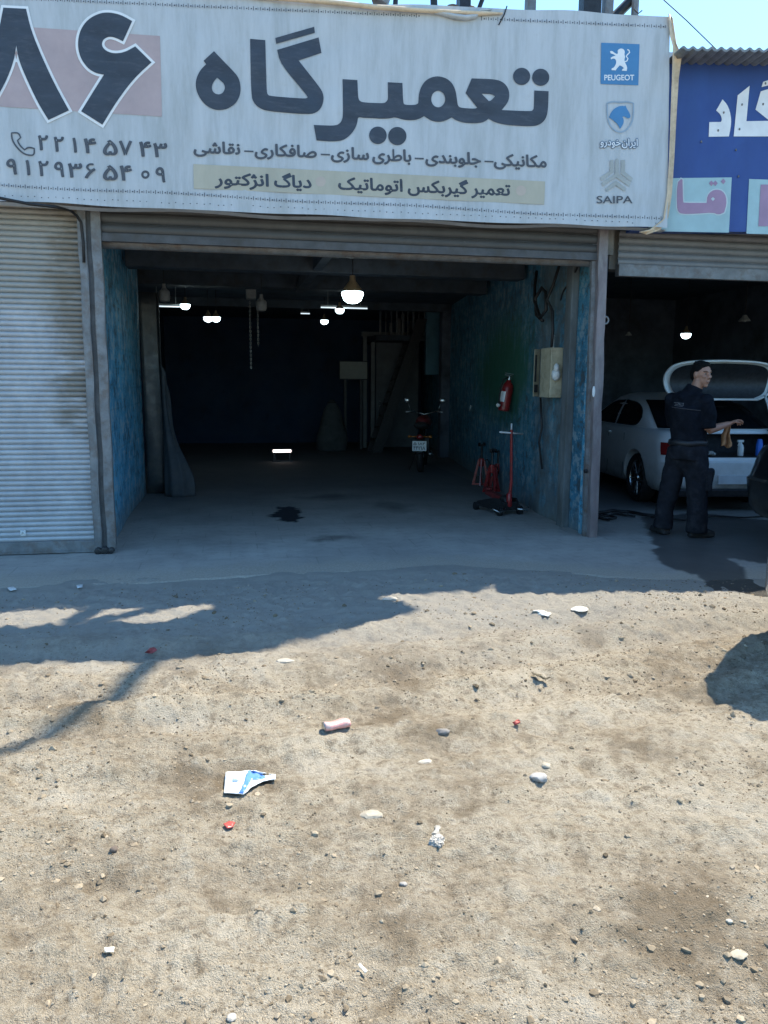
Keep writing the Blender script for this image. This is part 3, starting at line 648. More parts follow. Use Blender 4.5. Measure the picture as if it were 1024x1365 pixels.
# ruler-like printed border
mb = MB(); rr = random.Random(3)
for (xa, ya, xb, yb) in ((-150, -9.5, 890, 36), (-150, 239, 884, 293)):
    n = int((xb-xa)/3.1)
    for i in range(n):
        f = i/n; x = xa+(xb-xa)*f; y = ya+(yb-ya)*f+(1.2*math.sin(x*.02) if ya > 0 else 0)
        if ya < 0 and x < 640 and x > 560: continue
        hh = (1.1, 2.6, 1.1, 3.4, 1.1, 2.2, 2.8)[i % 7]; ww = (1.7, .8, 1.6, .9, 1.9, .7, .8)[i % 7]
        lay(mb, [(x, y-hh), (x+ww, y-hh), (x+ww, y+hh*.6), (x, y+hh*.6)], [[0, 1, 2, 3]], LB(.005))
mb.build('printed_border', INK2, banner)
mb = MB()
for i in range(96):
    x = -20+i*9.4+rr.uniform(-1.5, 1.5); f = (x+160)/1050; y = 259+45*f-5.5+rr.uniform(-.8, .8); lay(mb, [(x-.8, y-.6), (x+.8, y-.5), (x+.7, y+.7), (x-.7, y+.6)], [[0, 1, 2, 3]], LB(.005))
mb.build('hem_stitching', INK2, banner)
# logos
c7 = lambda p: sc(p, 780, 40, 5.46)
mb = MB(); lay(mb, *fill2d([c7([(118, 92), (397, 103), (388, 403), (113, 393)])]), LB(.004), 14); mb.build('logo_panel', BLUEP, banner)
lion = smooth_poly(c7([(236, 152), (245, 140), (262, 133), (282, 140), (290, 158), (286, 178), (292, 195), (286, 215), (290, 235), (308, 270), (303, 298), (268, 296), (272, 284), (284, 278), (266, 262), (252, 258), (228, 284), (224, 294), (192, 292), (194, 279), (212, 272), (228, 240), (224, 214), (206, 206), (190, 214), (186, 202), (206, 190), (222, 188), (208, 176), (186, 170), (182, 154), (198, 152), (214, 166), (234, 176), (240, 165)]), 1, 60)
mb = MB(); lay(mb, *fill2d([lion]), LB(.006)); lay(mb, *ribbon(smooth_poly(c7([(288, 232), (306, 224), (312, 208), (300, 190), (312, 176), (324, 164), (320, 148), (308, 142)]), 0), 1.5), LB(.006))
glyph_box(mb, 'PEUGEOT', tuple(c7([(140, 325)])[0])+tuple(c7([(358, 367)])[0]), LB(.006), .022); mb.build('logo_emblem', WHITEP, banner)
mb = MB(); lay(mb, *ribbon(smooth_poly(c7([(161, 533), (200, 521), (256, 527), (312, 521), (352, 534), (352, 615), (340, 680), (302, 730), (258, 747), (214, 730), (176, 685), (161, 615)]), 1, 60), 2.1, True), LB(.006)); mb.build('shield_outline', SHIELDP, banner)
horse = smooth_poly(c7([(175, 635), (188, 602), (212, 572), (248, 554), (276, 551), (284, 556), (294, 549), (300, 562), (308, 578), (322, 600), (333, 628), (322, 643), (302, 640), (285, 628), (272, 632), (284, 655), (277, 688), (255, 719), (238, 688), (214, 664)]), 1, 60)
mb = MB(); lay(mb, *fill2d([horse]), LB(.006)); mb.build('horse_emblem', BLUEP, banner)
def two_words(mb, off, dp):
    V, F = text2d(shape('خودرو')+' '+'', off); V2, F2 = text2d(shape('ایران'), off)
    w1 = max(v[0] for v in V); w2 = max(v[0] for v in V2); g = .12; tot = w1+g+w2; a = c7([(110, 838)])[0]; b = c7([(383, 845)])[0]; k = (b[0]-a[0])/tot
    for i, (dx, dy) in enumerate([(1.1*math.cos(q), 1.1*math.sin(q)) for q in np.linspace(0, 2*PI, 9)[:-1]] if off > .05 else [(0, 0)]):
        for VV, FF, o in ((V, F, 0), (V2, F2, w1+g)): lay(mb, [(a[0]+dx+(x+o)*k, a[1]+dy+.0256*(x+o)*k-y*k*1.15) for x, y in VV], FF, LB(dp+.0003*i))
mb = MB(); two_words(mb, .085, .006); mb.build('logo_lettering', M('logo_dark_outline', (.12, .17, .24), .6, 0, .1, 8), banner)
mb = MB(); two_words(mb, .01, .010); mb.build('logo_lettering', WHITEP, banner)
mb = MB()
for p in ([(183, 945), (208, 945), (207, 1032), (120, 1097), (110, 1072), (181, 1025)], [(220, 945), (233, 933), (246, 945), (246, 1048), (331, 1112), (322, 1140), (226, 1072), (130, 1136), (120, 1112), (219, 1046)], [(224, 1096), (300, 1150), (291, 1177), (225, 1130), (158, 1177), (149, 1153)], [(263, 945), (290, 945), (291, 1030), (348, 1078), (338, 1104), (262, 1048)]):
    lay(mb, *fill2d([c7(p)]), LB(.006))
mb.build('logo_emblem', GREYP, banner)
mb = MB(); glyph_box(mb, 'SAIPA', tuple(c7([(85, 1207)])[0])+tuple(c7([(347, 1262)])[0]), LB(.006), .012); mb.build('logo_lettering', INK2, banner)
# loose side edge (backlight painted tan) and the rolled canvas along the top
mb = MB(); strip = [((891, 18), (897, 24)), ((893, 48), (902, 58)), ((897, 62), (909, 74)), ((896, 95), (905, 105)), ((894, 150), (902, 155)), ((892, 210), (899, 212)), ((889, 260), (896, 258)), ((884, 292), (891, 290)), ((866, 306), (880, 307)), ((852, 309), (862, 313))]
rows = [[at(a[0], a[1], BY-.012), at((a[0]+b[0])/2, (a[1]+b[1])/2, BY+.03), at(b[0], b[1], BY+.01)] for a, b in strip]
vs = [[mb.bm.verts.new(p) for p in r] for r in rows]
for r, q in zip(vs, vs[1:]):
    for i in (0, 1): mb._f([r[i], r[i+1], q[i+1], q[i]])
o = mb.build('side_edge', TAN, banner, 9); md = o.modifiers.new('t', 'SOLIDIFY'); md.thickness = .006; apply_mods(o)
mb = MB(); pts = [(250, -9), (330, -5), (400, -1), (450, 3), (500, 9), (550, 13), (600, 16), (640, 17), (670, 17)]
mb.tube([at(x, y, BY-.03)+Vector((0, 0, .006*math.sin(x))) for x, y in pts], [.008, .022, .024, .026, .028, .026, .022, .026, .012], 9, True, .7); mb.build('rolled_edge', TAN, banner, 9)
mb = MB(); mb.tube([at(x, y, BY-.02) for x, y in [(560, 13), (590, 18), (605, 22), (620, 24), (634, 22), (640, 14), (655, 13)]], [.012, .026, .034, .036, .03, .022, .01], 10, True, .6); mb.build('slack_fold', CANVAS, banner, 9)
for k, pts in enumerate(([(676, 8), (672, 20), (665, 33)], [(845, 12), (851, 18), (856, 14)])):
    mb = MB(); mb.tube([at(x, y, BY-.02) for x, y in pts], .006, 6); mb.build('tie_wire', IRON, banner)

# ------------------------------------------------------------------ rooftop billboard whose shadow lies across the yard
RY = 7.30; K = Vector((SUND.x/SUND.z, SUND.y/SUND.z))
def bk(x, y, Y=RY):
    g = gr(x, y); s = (Y-g.y)/K.y; return Vector((g.x+K.x*s, Y, s))
bill = thing('rooftop_billboard', 'weathered sheet billboard on steel legs above the white banner, its shadow crossing the yard', 'billboard', (2, RY, 4.4))
outl = [(-500, 905), (-100, 894), (0, 890), (170, 885), (205, 881), (240, 871), (285, 872), (320, 872), (400, 853), (455, 842), (512, 826), (560, 812), (535, 804), (512, 800), (498, 790), (290, 799), (281, 813), (250, 823), (232, 828), (215, 831), (122, 833), (40, 840), (0, 841), (-500, 858)]
m = MB(); m.prism([bk(*p)-bill.location for p in outl], (0, .04, 0)); m.build('panel', M('weathered_sheet', (.35, .36, .37), .6, .2, .25, 3), bill)
m = MB(); m.tube([bk(152, 800)-bill.location, bk(96, 829)-bill.location], .075, 8); m.build('brace', STEEL, bill)
for x in (787, 243):
    if x == 787: a = at(787, 10, RY+.05); hw = .085; top = 5.35
    else: a = bk(244, 806); hw = .05; top = 6.6
    m = MB(); m.b2((a.x-hw, RY+.0, 4.35), (a.x+hw, RY+.12, top)); o = m.build('leg', IRON, bill); o.data.transform(Matrix.Translation(-bill.location))
m = MB(); a, b = at(826, 16, RY+.1), at(846, -4, RY+.1); m.tube([a-bill.location-(b-a)*.4, b-bill.location+(b-a)*1.5], .045, 8); m.build('brace', IRON, bill)
m = MB(); a = at(850, 12, RY); m.tube([Vector((a.x, RY+.05, 4.3))-bill.location, Vector((a.x, RY+.05, 5.3))-bill.location], .035, 8); m.build('leg', STEEL, bill)
for x in (-3.6, 2.75, 3.5):
    m = MB(); m.b2((x-.04, RY+.05, 4.35), (x+.04, RY+.13, 8.0)); o = m.build('back_rail', STEEL, bill); o.data.transform(Matrix.Translation(-bill.location))
m = MB(); m.tube([bk(x, y) for x, y in [(226, 866), (200, 884), (183, 902), (160, 922), (130, 944), (100, 960), (50, 984), (0, 1005), (-60, 1026)]], [.07, .07, .066, .06, .056, .052, .05, .046, .044], 8)
tag(m.build('bent_mast', STEEL, None, 9), 'bent steel mast rising over the billboard, its thin shadow curving across the dirt', 'mast')
for pts, r, nm, lb in (([(527, 9), (528, -8)], .022, 'steel_stake', 'thin upright stake poking up behind the rolled canvas edge'), ([(579, 14), (578, -10)], .032, 'steel_stake', 'thicker upright stake behind the slack fold of canvas'), ([(636, 18), (646, -8)], .02, 'steel_stake', 'slanted stake leaning over the slack fold of canvas')):
    m = MB(); m.tube([at(*pts[0], BY+.2)-Vector((0, 0, .4)), at(*pts[0], BY+.2), at(*pts[1], BY+.2)], r, 8); tag(m.build(nm, IRON, None), lb, 'stake', 'stakes on the banner edge')
m = MB()
for x, y, r in ((604, 11, .04), (627, 12, .035)): m.ell(at(x, y, BY+.25), (r*1.6, r, r*.8), 10)
tag(m.build('brown_bundle', M('brown_bundle', (.16, .10, .06), .9, 0, .4, 20)), 'small brown bundle lying behind the canvas top between stakes', 'bundle')

# ------------------------------------------------------------------ neighbour
NP = at(905, 200, 7.22); ND = Vector((1, -.16, 0)).normalized(); NN = Vector((.16, 1, 0)).normalized()
def npt(x, y, off=0): return on_plane(x, y, NP-NN*off, NN)
neigh = thing('neighbour_workshop', 'dark open workshop behind the white car with a grey shutter over it', 'building', (6.3, 7.5, 0))
NZ = 3.35; NL = at(900, 368, 7.5).z
m = MB(); wallseg(m, (4.56, 16.0), (3.69, 8.8), .03, -.02, NZ); wallseg(m, (3.69, 8.8), (3.69, 7.5), .03, -.02, NZ); P_('side_wall', m, DARKWALL2, neigh)
m = MB(); m.b2((9.5, 7.3, -.02), (9.7, 16, NZ)); P_('side_wall', m, DARKWALL2, neigh)
m = MB(); m.b2((4.3, 16, -.02), (9.7, 16.2, NZ)); P_('back_wall', m, DARKWALL2, neigh)
m = MB(); m.b2((3.75, 7.45, NZ), (9.7, 16.2, NZ+.15)); P_('ceiling', m, CEIL, neigh)
m = MB(); m.b2((3.75, 7.60, NL+.06), (9.7, 7.8, NZ)); m.b2((3.75, 7.5, NZ-.1), (9.7, 7.68, 4.6)); P_('front_wall', m, PLASTER, neigh)
m = MB()
a = npt(820, 74)-NN*(.30); L = 7.0
def corr(u, v):
    p = a+ND*(u*L)+NN*(v*3.6-.0); return (p.x, p.y, a.z+.02+.012*math.sin(u*L*2*PI/.085)+.16*v)
a = on_plane(908, 66, NP-NN*.34, NN); m.grid(corr, 500, 4)
o = m.build('corrugated_roof', M('grey_corrugated_sheet', (.20, .22, .235), .6, .1, .3, 8), neigh); o.data.transform(Matrix.Translation(-neigh.location))
md = o.modifiers.new('t', 'SOLIDIFY'); md.thickness = .02; apply_mods(o)
sh3 = thing('roller_shutter', 'rolled up grey shutter hanging below the blue sign', 'roller shutter', (0, 0, 0), 0, 'roller shutters along the row')
curtain(3.80, 9.5, 7.52, NL+.09, 3.3, .068, SHUT2, parent=sh3, depth=.012)
m = MB(); m.b2((3.80, 7.48, NL-.02), (9.5, 7.56, NL+.095), .005); m.build('bottom_bar', STEEL, sh3)
sign = thing('blue_shop_sign', 'blue neighbouring sign with white Persian letters and pale panels', 'sign', (0, 0, 0))
c8 = lambda p: sc(p, 890, 40, 4.709)
E1 = 1500
m = MB(); m.prism([npt(840, 77), npt(E1, 86), npt(E1, 312), npt(840, 308)], NN*.12); m.build('sign_face', SIGNBLUE, sign)
m = MB(); m.prism([npt(840, 69, .012), npt(E1, 75, .012), npt(E1, 86, .012), npt(840, 77, .012)], NN*.15); m.build('top_trim', M('pale_trim', (.45, .5, .56), .5, .1, .1, 6), sign)
NB = lambda off: (lambda x, y: npt(x, y, off))
mb = MB()
for p, s in (([(345, 435), (372, 465), (390, 505), (400, 560), (396, 615), (385, 668), (258, 670), (262, 578), (335, 577), (342, 560), (332, 530), (305, 505)], 1), ([(440, 410), (515, 350), (495, 572), (640, 570), (552, 500), (585, 385), (750, 335), (765, 420), (650, 480), (735, 572), (735, 668), (415, 668)], 0), ([(600, 325), (740, 280), (745, 320), (590, 358)], 0)):
    q = c8(p); lay(mb, *fill2d([smooth_poly(q, 1, 45) if s else q]), NB(.006))
mb.build('sign_lettering', WHITEP, sign)
mb = MB()
for p in ([(-120, 932), (403, 925), (385, 1272), (-120, 1262)], [(512, 935), (800, 945), (800, 1287), (495, 1278)]): lay(mb, *fill2d([c8(p)]), NB(.005))
mb.build('pale_panel', SIGNPALE, sign)
mb = MB(); nq = smooth_poly(c8([(60, 960), (85, 935), (94, 940), (97, 1078), (104, 1085), (245, 1085), (250, 1040), (275, 1010), (310, 1000), (345, 1010), (368, 1045), (370, 1095), (355, 1145), (320, 1160), (285, 1145), (180, 1153), (90, 1155), (66, 1140), (58, 1105)]), 1, 50)
V, F = fill2d([offset_poly(nq, 1.6)]); m2 = MB(); lay(m2, V, F, NB(.007)); m2.build('letter_halo', M('pale_halo', (.5, .58, .60), .6, 0, .06, 6), sign)
lay(mb, *fill2d([nq, c8([(272, 1060), (285, 1048), (298, 1060), (285, 1073)])]), NB(.009))
for x, y in ((275, 962), (300, 962), (350, 950)): lay(mb, *fill2d([c8([(x-15, y), (x, y-18), (x+15, y), (x, y+18)])]), NB(.009))
lay(mb, *fill2d([c8([(585, 970), (700, 970), (700, 1232), (570, 1232)])]), NB(.009)); mb.build('panel_lettering', SIGNPINK, sign)
m = MB()
for x, y in ((468, 468), (353, 518), (318, 630), (452, 622), (600, 465), (212, 700), (430, 752), (446, 918), (615, 335)): m.ell(npt(*c8([(x, y)])[0], .008), (.009, .006, .011), 8)
m.build('screw', STEEL, sign)
m = MB(); m.tube([at(870, -14, 8.6), at(885, 0, 8.6), at(915, 27, 8.6), at(955, 66, 8.6)]+[at(1060, 150, 8.6)], .006, 5); tag(m.build('overhead_cable', CABLE), 'thin dark cable crossing the sky behind the banner corner', 'cable')
m = MB(); m.tube([at(-60, 258, 7.0), at(0, 264, 7.0), at(40, 272, 7.02), at(75, 276, 7.1), at(92, 279, 7.2), at(102, 287, 7.3), at(108, 296, FY-.06), at(111, 322, FY-.07), at(112, 350, FY-.065)], .012, 8)
tag(m.build('sagging_cable', CABLE, None, 9), 'black cable sagging under the banner onto the shutter post', 'cable')
#SECTION3
# ------------------------------------------------------------------ lamps
def bulb(x, y, Y, wpx, lit, name, label, group, ceil=None, shade=None):
    p = at(x, y, Y); d = (p-CAMP).dot(CF); r = wpx/2*d/FPX; top = (ceil or GZ)-p.z
    t = thing(name, label, 'lamp', p, 0, group)
    if shade == 'cone':
        m = MB(); m.lathe([(r*.25, r*1.0), (r*.32, r*.95), (r*.5, r*.6), (r, 0), (r*.97, -.03*r), (r*.45, r*.55)], (0, 0, 0), 20); m.build('lamp_shade', GREYL, t, .7)
        m = MB(); m.ell((0, 0, r*.15), (r*.3, r*.3, r*.35), 12); m.build('bulb', BULBON if lit else GREYL, t, 9)
    elif lit:
        m = MB(); m.lathe([(.05*r, -.86*r), (.45*r, -.8*r), (.8*r, -.55*r), (.98*r, -.15*r), (r, .12*r), (.96*r, .2*r)], (0, 0, 0), 20); m.build('bulb', BULBON, t, 9)
        m = MB(); m.lathe([(.97*r, .17*r), (.92*r, .35*r), (.55*r, .85*r), (.3*r, 1.15*r), (.26*r, 1.6*r), (.2*r, 1.65*r)], (0, 0, 0), 20); m.build('lamp_body', BRONZE, t, .7)
    else:
        m = MB(); m.lathe([(.3*r, -1.3*r), (.85*r, -1.1*r), (r, -.6*r), (r, .5*r), (.8*r, .75*r)], (0, 0, 0), 18); m.build('bulb', GREYL, t, .9)
        m = MB(); m.lathe([(.8*r, .72*r), (.5*r, 1.0*r), (.35*r, 1.3*r), (.3*r, 1.9*r)], (0, 0, 0), 16); m.build('lamp_body', GREYL, t, .7)
    m = MB(); m.tube([(0, 0, r*.9), (.004, 0, top*.5), (0, 0, top)], max(.006, r*.05), 6); m.build('cord', CABLE, t)
    return t
g1 = 'bulbs hanging in the bay'
bulb(470, 392, 9.2, 29, 1, 'hanging_lamp', 'largest lit bulb with bronze cone, hanging near the bay opening', g1)
bulb(247, 407, 13.0, 13, 1, 'hanging_lamp', 'single lit bulb between the grey unlit bulb and the twin lit bulbs', g1)
t = bulb(282, 424, 14.4, 12, 1, 'hanging_lamp', 'lit bulb of the close pair, touching the other, nearer the closed shutter', g1); t.location = at(277.5, 424, 14.4)
t = bulb(288, 424, 14.45, 12, 1, 'hanging_lamp', 'lit bulb of the close pair, on the side of the hanging chain', g1)
bulb(453, 413, 13.2, 12, 1, 'hanging_lamp', 'small lit bulb on the thin tube just below the largest bulb', g1)
bulb(432.5, 428, 15.2, 10.5, 1, 'hanging_lamp', 'smallest lit bulb, lowest of those under the big bronze one', g1)
bulb(219, 393, 11.4, 15, 0, 'hanging_lamp', 'grey unlit bulb hanging nearest the blue wall edge', g1)
bulb(348.5, 406, 11.6, 14, 0, 'hanging_lamp', 'grey unlit bulb hanging in the middle of the bay', g1)
g2 = 'lamps of the neighbouring workshop'
bulb(914.5, 446, 12.6, 13, 1, 'hanging_lamp', 'lit bulb above the standing man', g2, NZ)
bulb(992.5, 428, 10.8, 16, 0, 'hanging_lamp', 'unlit grey cone pendant above the raised boot lid', g2, NZ, 'cone')
bulb(838, 447, 12.0, 9, 0, 'hanging_lamp', 'dim unlit cone pendant deep in the dark beside the door post', g2, NZ, 'cone')
for (xa, xb, y, Y, lb) in ((204, 240, 408.5, 13.2, 'faint lit tube beside the single bulb near the blue wall'), (428, 490, 410.5, 13.3, 'faint lit tube running behind the small bulb under the big one'), (401, 413, 418, 16, 'short faint tube glinting deep in the middle of the bay')):
    t = thing('tube_lamp', lb, 'lamp', at((xa+xb)/2, y, Y), 0, 'faint tubes in the bay'); h = (at(xb, y, Y)-at(xa, y, Y)).length/2
    m = MB(); m.tube([(-h, 0, 0), (h, 0, 0)], .010, 8); m.build('tube', TUBEON, t, 9)
    m = MB(); m.b2((-h, -.02, .012), (h, .02, .04)); m.tube([(-h*.7, 0, .03), (-h*.7, 0, GZ-t.location.z)], .004, 5); m.tube([(h*.7, 0, .03), (h*.7, 0, GZ-t.location.z)], .004, 5); m.build('lamp_body', GREYL, t)
p = gr(376, 604); p.y = 15.6; p = at(376, 601, 15.6)
t = thing('work_light', 'low bar-shaped lit work light glowing on the dark floor', 'lamp', (p.x, p.y, 0))
m = MB(); m.box((0, -.03, p.z), (.36, .03, .055), bev=.012); m.build('lens', FLOORLAMP, t)
m = MB(); m.box((0, .02, p.z), (.42, .07, .09), bev=.012); m.box((-.15, .02, p.z/2), (.03, .03, p.z)); m.box((.15, .02, p.z/2), (.03, .03, p.z)); m.box((0, .02, .015), (.4, .2, .03)); m.build('housing', IRON, t)
# hanging chain hoist
p = at(335, 410, 12.9); t = thing('chain_hoist', 'chain hoist hanging in the dark middle of the bay', 'hoist', (p.x, p.y, GZ))
m = MB(); m.box((0, 0, -.2), (.16, .14, .2), bev=.03); m.tube([(0, 0, 0), (0, 0, -.12)], .015, 8); m.build('body', GREYL, t)
for dx, zl in ((-.02, 1.35), (.1, 1.0)):
    m = MB(); k = 0; z = -.3
    while z > -zl:
        a = k % 2; pts = [(dx+(.012*math.cos(q) if a else 0), (0 if a else .012*math.cos(q)), z-.02+.02*math.sin(q)) for q in np.linspace(0, 2*PI, 9)]
        m.tube(pts, .0035, 5, False); z -= .031; k += 1
    m.build('chain', M('dull_chain', (.2, .21, .22), .4, .8), t)
# ------------------------------------------------------------------ right-hand wall furniture
def wallx(Y):
    return 3.60 if Y < 8.8 else 3.60+(Y-8.8)*(.85/6.9)
def on_wall(x, y):
    """pixel -> point on the right-hand bay wall"""
    lo, hi = 7.5, 20.
    for _ in range(40):
        mid = (lo+hi)/2; p = at(x, y, mid)
        if p.x > wallx(mid): hi = mid
        else: lo = mid
    return at(x, y, lo)
p = on_wall(745, 497); a = on_wall(745, 463).z; b = on_wall(745, 529).z
t = thing('electric_box', 'cream metal electric box with open cover on the blue wall', 'fuse box', (p.x, p.y, p.z)); h = (a-b)
m = MB(); m.b2((-.14, -.10, -h/2), (0, .20, h/2), .008); m.build('case', CREAM, t)
m = MB(); m.box((-.165, .24, 0), (.10, .012, h*.98), rz=.5, bev=.004); m.build('cover', M('grubby_cream_cover', (.27, .25, .18), .6, 0, .3, 7, (.08, .06, .04), .6, 14), t)
m = MB(); m.box((-.19, .21, .05), (.02, .012, h*.55), rz=.5); m.box((-.18, .21, -h*.32), (.05, .012, h*.16), rz=.5); m.build('breaker', IRON, t)
m = MB(); m.tube([(-.08, .02, h/2), (-.08, .02, h/2+.13)], .018, 10); m.ell((-.08, .02, h/2+.13), (.02, .02, .025), 10); m.build('conduit_stub', WPLAST, t, .8)
m = MB(); m.ell((-.09, -.13, -.02), (.05, .05, .07), 12); m.ell((-.1, -.16, .05), (.03, .03, .05), 10); m.build('wire_wad', WPLAST, t, 9)
p = on_wall(684, 527); t = thing('fire_extinguisher', 'tilted red fire extinguisher hanging on the wall above the trolley jack', 'extinguisher', (p.x-.10, p.y, p.z-.02), 0); t.scale = (.85, .85, .82)
t.rotation_euler = (0, math.radians(9), 0)
m = MB(); m.lathe([(.05, -.24), (.085, -.23), (.09, -.2), (.09, .14), (.08, .2), (.04, .25), (.03, .28)], (0, 0, 0), 24); m.build('cylinder', RED, t, .8)
m = MB(); m.lathe([(.03, .28), (.032, .33), (.02, .34)], (0, 0, 0), 14); m.box((-.03, -.03, .35), (.13, .02, .02)); m.box((-.02, -.03, .38), (.14, .02, .015)); m.build('valve', CHROME, t)
m = MB(); m.tube([(-.03, -.04, .32), (-.12, -.07, .27), (-.15, -.1, .12), (-.14, -.1, -.05), (-.13, -.1, -.14)], [.012, .012, .012, .012, .022], 8); m.build('hose', RUBBER, t, 9)
m = MB(); m.ell((-.14, -.1, -.16), (.035, .03, .035), 10); m.build('nozzle', WPLAST, t, 9)
m = MB(); m.grid(lambda u, v: (.0925*math.cos(PI*(.92+.42*u)), .0925*math.sin(PI*(.92+.42*u)), -.09+.17*v), 10, 2); o = m.build('printed_label', WHITEP, t)
# loose wiring
def wire(pts, r, name, label): m = MB(); m.tube([on_wall(x, y)-Vector((o, 0, 0)) for x, y, o in pts], r, 7); return tag(m.build(name, CABLE, None, 9), label, 'cable')
wire([(752, 352, .05), (748, 380, .09), (744, 400, .13), (748, 415, .1), (751, 440, .12), (747, 458, .1), (741, 480, .06)], .016, 'wall_cable', 'black cable drooping down the wall into the cream electric box')
wire([(790, 336, .05), (778, 355, .06), (768, 372, .05), (757, 388, .05), (752, 400, .04)], .010, 'wall_cable', 'thin cable running slanting from the shutter to the wall')
wire([(722, 362, .06), (724, 380, .10), (728, 402, .14), (737, 424, .15), (744, 414, .14), (740, 390, .11), (733, 384, .10), (728, 398, .13), (730, 420, .14), (738, 428, .13)], .019, 'wall_cable', 'thick coil of dark cable bunched on the wall above the electric box')
wire([(726, 530, .05), (728, 570, .05), (724, 590, .05), (727, 625, .04)], .012, 'wall_cable', 'short cable hanging straight below the electric box')
m = MB(); m.tube([gr(618, 608)+Vector((-.05, 0, .01)), on_wall(629, 541)-Vector((.02, 0, 0))], .012, 6); tag(m.build('leaning_rod', M('pale_rod', (.4, .42, .42), .5, 0, .1, 9), None, 9), 'thin pale rod leaning on the dark wall beyond the extinguisher', 'rod')
# ------------------------------------------------------------------ trolley jack
p = gr(668, 684); t = thing('trolley_jack', 'black trolley jack with a tall red handle standing near the blue wall', 'floor jack', (p.x, p.y, .0), .25); t.scale = (.82, .9, 1)
m = MB()
for s in (-1, 1): m.prism([(s*.13, -.22, .05), (s*.13, .40, .05), (s*.13, .40, .11), (s*.13, .02, .19), (s*.13, -.16, .2), (s*.13, -.24, .12)], (s*.018, 0, 0))
m.b2((-.13, -.2, .06), (.13, -.12, .16), .01); m.b2((-.13, .3, .06), (.13, .36, .1)); m.ell((0, -.08, .16), (.07, .12, .07), 12); m.build('chassis', IRON, t)
m = MB(); m.prism([(-.05, -.05, .13), (-.05, .34, .20), (-.05, .34, .25), (-.05, -.05, .2)], (.1, 0, 0)); m.lathe([(.02, .23), (.06, .25), (.07, .28), (.05, .285)], (0, .33, 0), 14); m.build('lifting_arm', DKRED, t)
for s in (-1, 1):
    for yy, r in ((-.2, .055), (.38, .05)):
        m = MB(); m.lathe([(r*.5, s*.15), (r, s*.15), (r, s*.20), (r*.5, s*.20)], (0, yy, r), 16, 'X'); m.build('wheel', IRON, t, .7)
    m = MB(); m.tube([(s*.10, -.24, .08), (s*.24, -.28, .06), (s*.32, -.22, .10)], [.014, .014, .009], 8); m.build('foot_bar', CHROME, t, 9)
hp = at(672, 572, p.y-.1)-t.location; m = MB(); m.tube([(0, -.18, .14), (0.01, -.2, .4), (hp.x, -.22, hp.z)], [.026, .021, .019], 10); m.lathe([(.03, .10), (.045, .12), (.04, .25), (.025, .27)], (0, -.18, 0), 12); m.build('handle', RED, t, .9)
m = MB(); hz = hp.z-.04; m.tube([(hp.x-.20, -.22, hz+.015), (hp.x+.20, -.22, hz-.015)], .011, 8); m.tube([(hp.x, -.22, hz), (hp.x, -.22, hz+.11)], .013, 8); m.build('cross_bar', M('pale_metal', (.5, .51, .52), .5, 0, .1, 9), t, 9)
# jack stands
def jack_stand(x, y, label, hgt=.40, rz=0):
    p = gr(x, y); t = thing('jack_stand', label, 'jack stand', (p.x, p.y, 0), rz, 'red stands beside the trolley jack')
    for a in range(4):
        c, s = math.cos(PI/4+a*PI/2), math.sin(PI/4+a*PI/2); m = MB()
        m.prism([(c*.14, s*.14, 0), (c*.10, s*.10, 0), (c*.022, s*.022, hgt*.95), (c*.05, s*.05, hgt*.95)], (-.02*s, .02*c, 0)); m.build('leg', RED, t)
    m = MB(); m.lathe([(.035, hgt*.7), (.04, hgt*.75), (.04, hgt), (.03, hgt)], (0, 0, 0), 14); m.box((0, 0, .02), (.2, .02, .03), rz=PI/4); m.box((0, 0, .02), (.2, .02, .03), rz=-PI/4); m.build('collar', RED, t)
    m = MB(); m.tube([(0, 0, hgt*.6), (0, 0, hgt*1.45)], .018, 8); m.box((0, 0, hgt*1.47), (.11, .04, .03)); m.box((.045, 0, hgt*1.51), (.02, .04, .05)); m.box((-.045, 0, hgt*1.51), (.02, .04, .05)); m.build('post', IRON, t)
    m = MB(); m.tube([(.03, 0, hgt*.9), (.09, -.03, hgt*.95), (.13, -.03, hgt*.8)], .009, 6); m.build('handle', IRON, t)
jack_stand(641, 647, 'red jack stand farthest from the trolley jack, at the dark end', .42, .3)
jack_stand(655, 656, 'red jack stand in the middle of the row beside the jack handle', .40, .8)
jack_stand(663, 652, 'red jack stand half hidden behind the trolley jack handle', .38, .1)
# ------------------------------------------------------------------ left-hand clutter
p = gr(196, 652); t = thing('sheet_metal_panel', 'tall dull grey metal sheet standing at the end of the blue wall', 'metal sheet', (-1.10, 11.30, 0), .0)
m = MB(); m.grid(lambda u, v: (-.06+.24*u+.01*math.sin(5*v), -.02-.03*math.sin(2*u+3*v), 2.72*v), 6, 16); o = m.build('sheet', M('dull_metal_sheet', (.045, .052, .06), .45, .1, .25, 5, (.1, .1, .09), .5, 4), t, 9); md = o.modifiers.new('t', 'SOLIDIFY'); md.thickness = .012; apply_mods(o)
m = MB(); m.tube([(.19, -.03, 0), (.18, -.03, 2.72)], .012, 6); m.build('edge', IRON, t)
def cover(u, v):
    x = -.90+.40*u*(1-.75*v**1.1+.10*math.sin(7*v))+.008*math.sin(14*u+3*v); y = 11.05-.12*math.sin(PI*u)*(1-.5*v)+.008*math.sin(17*u+2*v)-.14*(1-v); return (x, y, .01+1.75*v*(1-.35*u*u))
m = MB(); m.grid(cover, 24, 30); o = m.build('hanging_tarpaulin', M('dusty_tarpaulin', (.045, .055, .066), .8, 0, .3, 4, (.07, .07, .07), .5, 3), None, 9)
md = o.modifiers.new('t', 'SOLIDIFY'); md.thickness = .01; apply_mods(o); tag(o, 'pale dusty tarpaulin draped to the floor beyond the blue wall', 'tarpaulin')
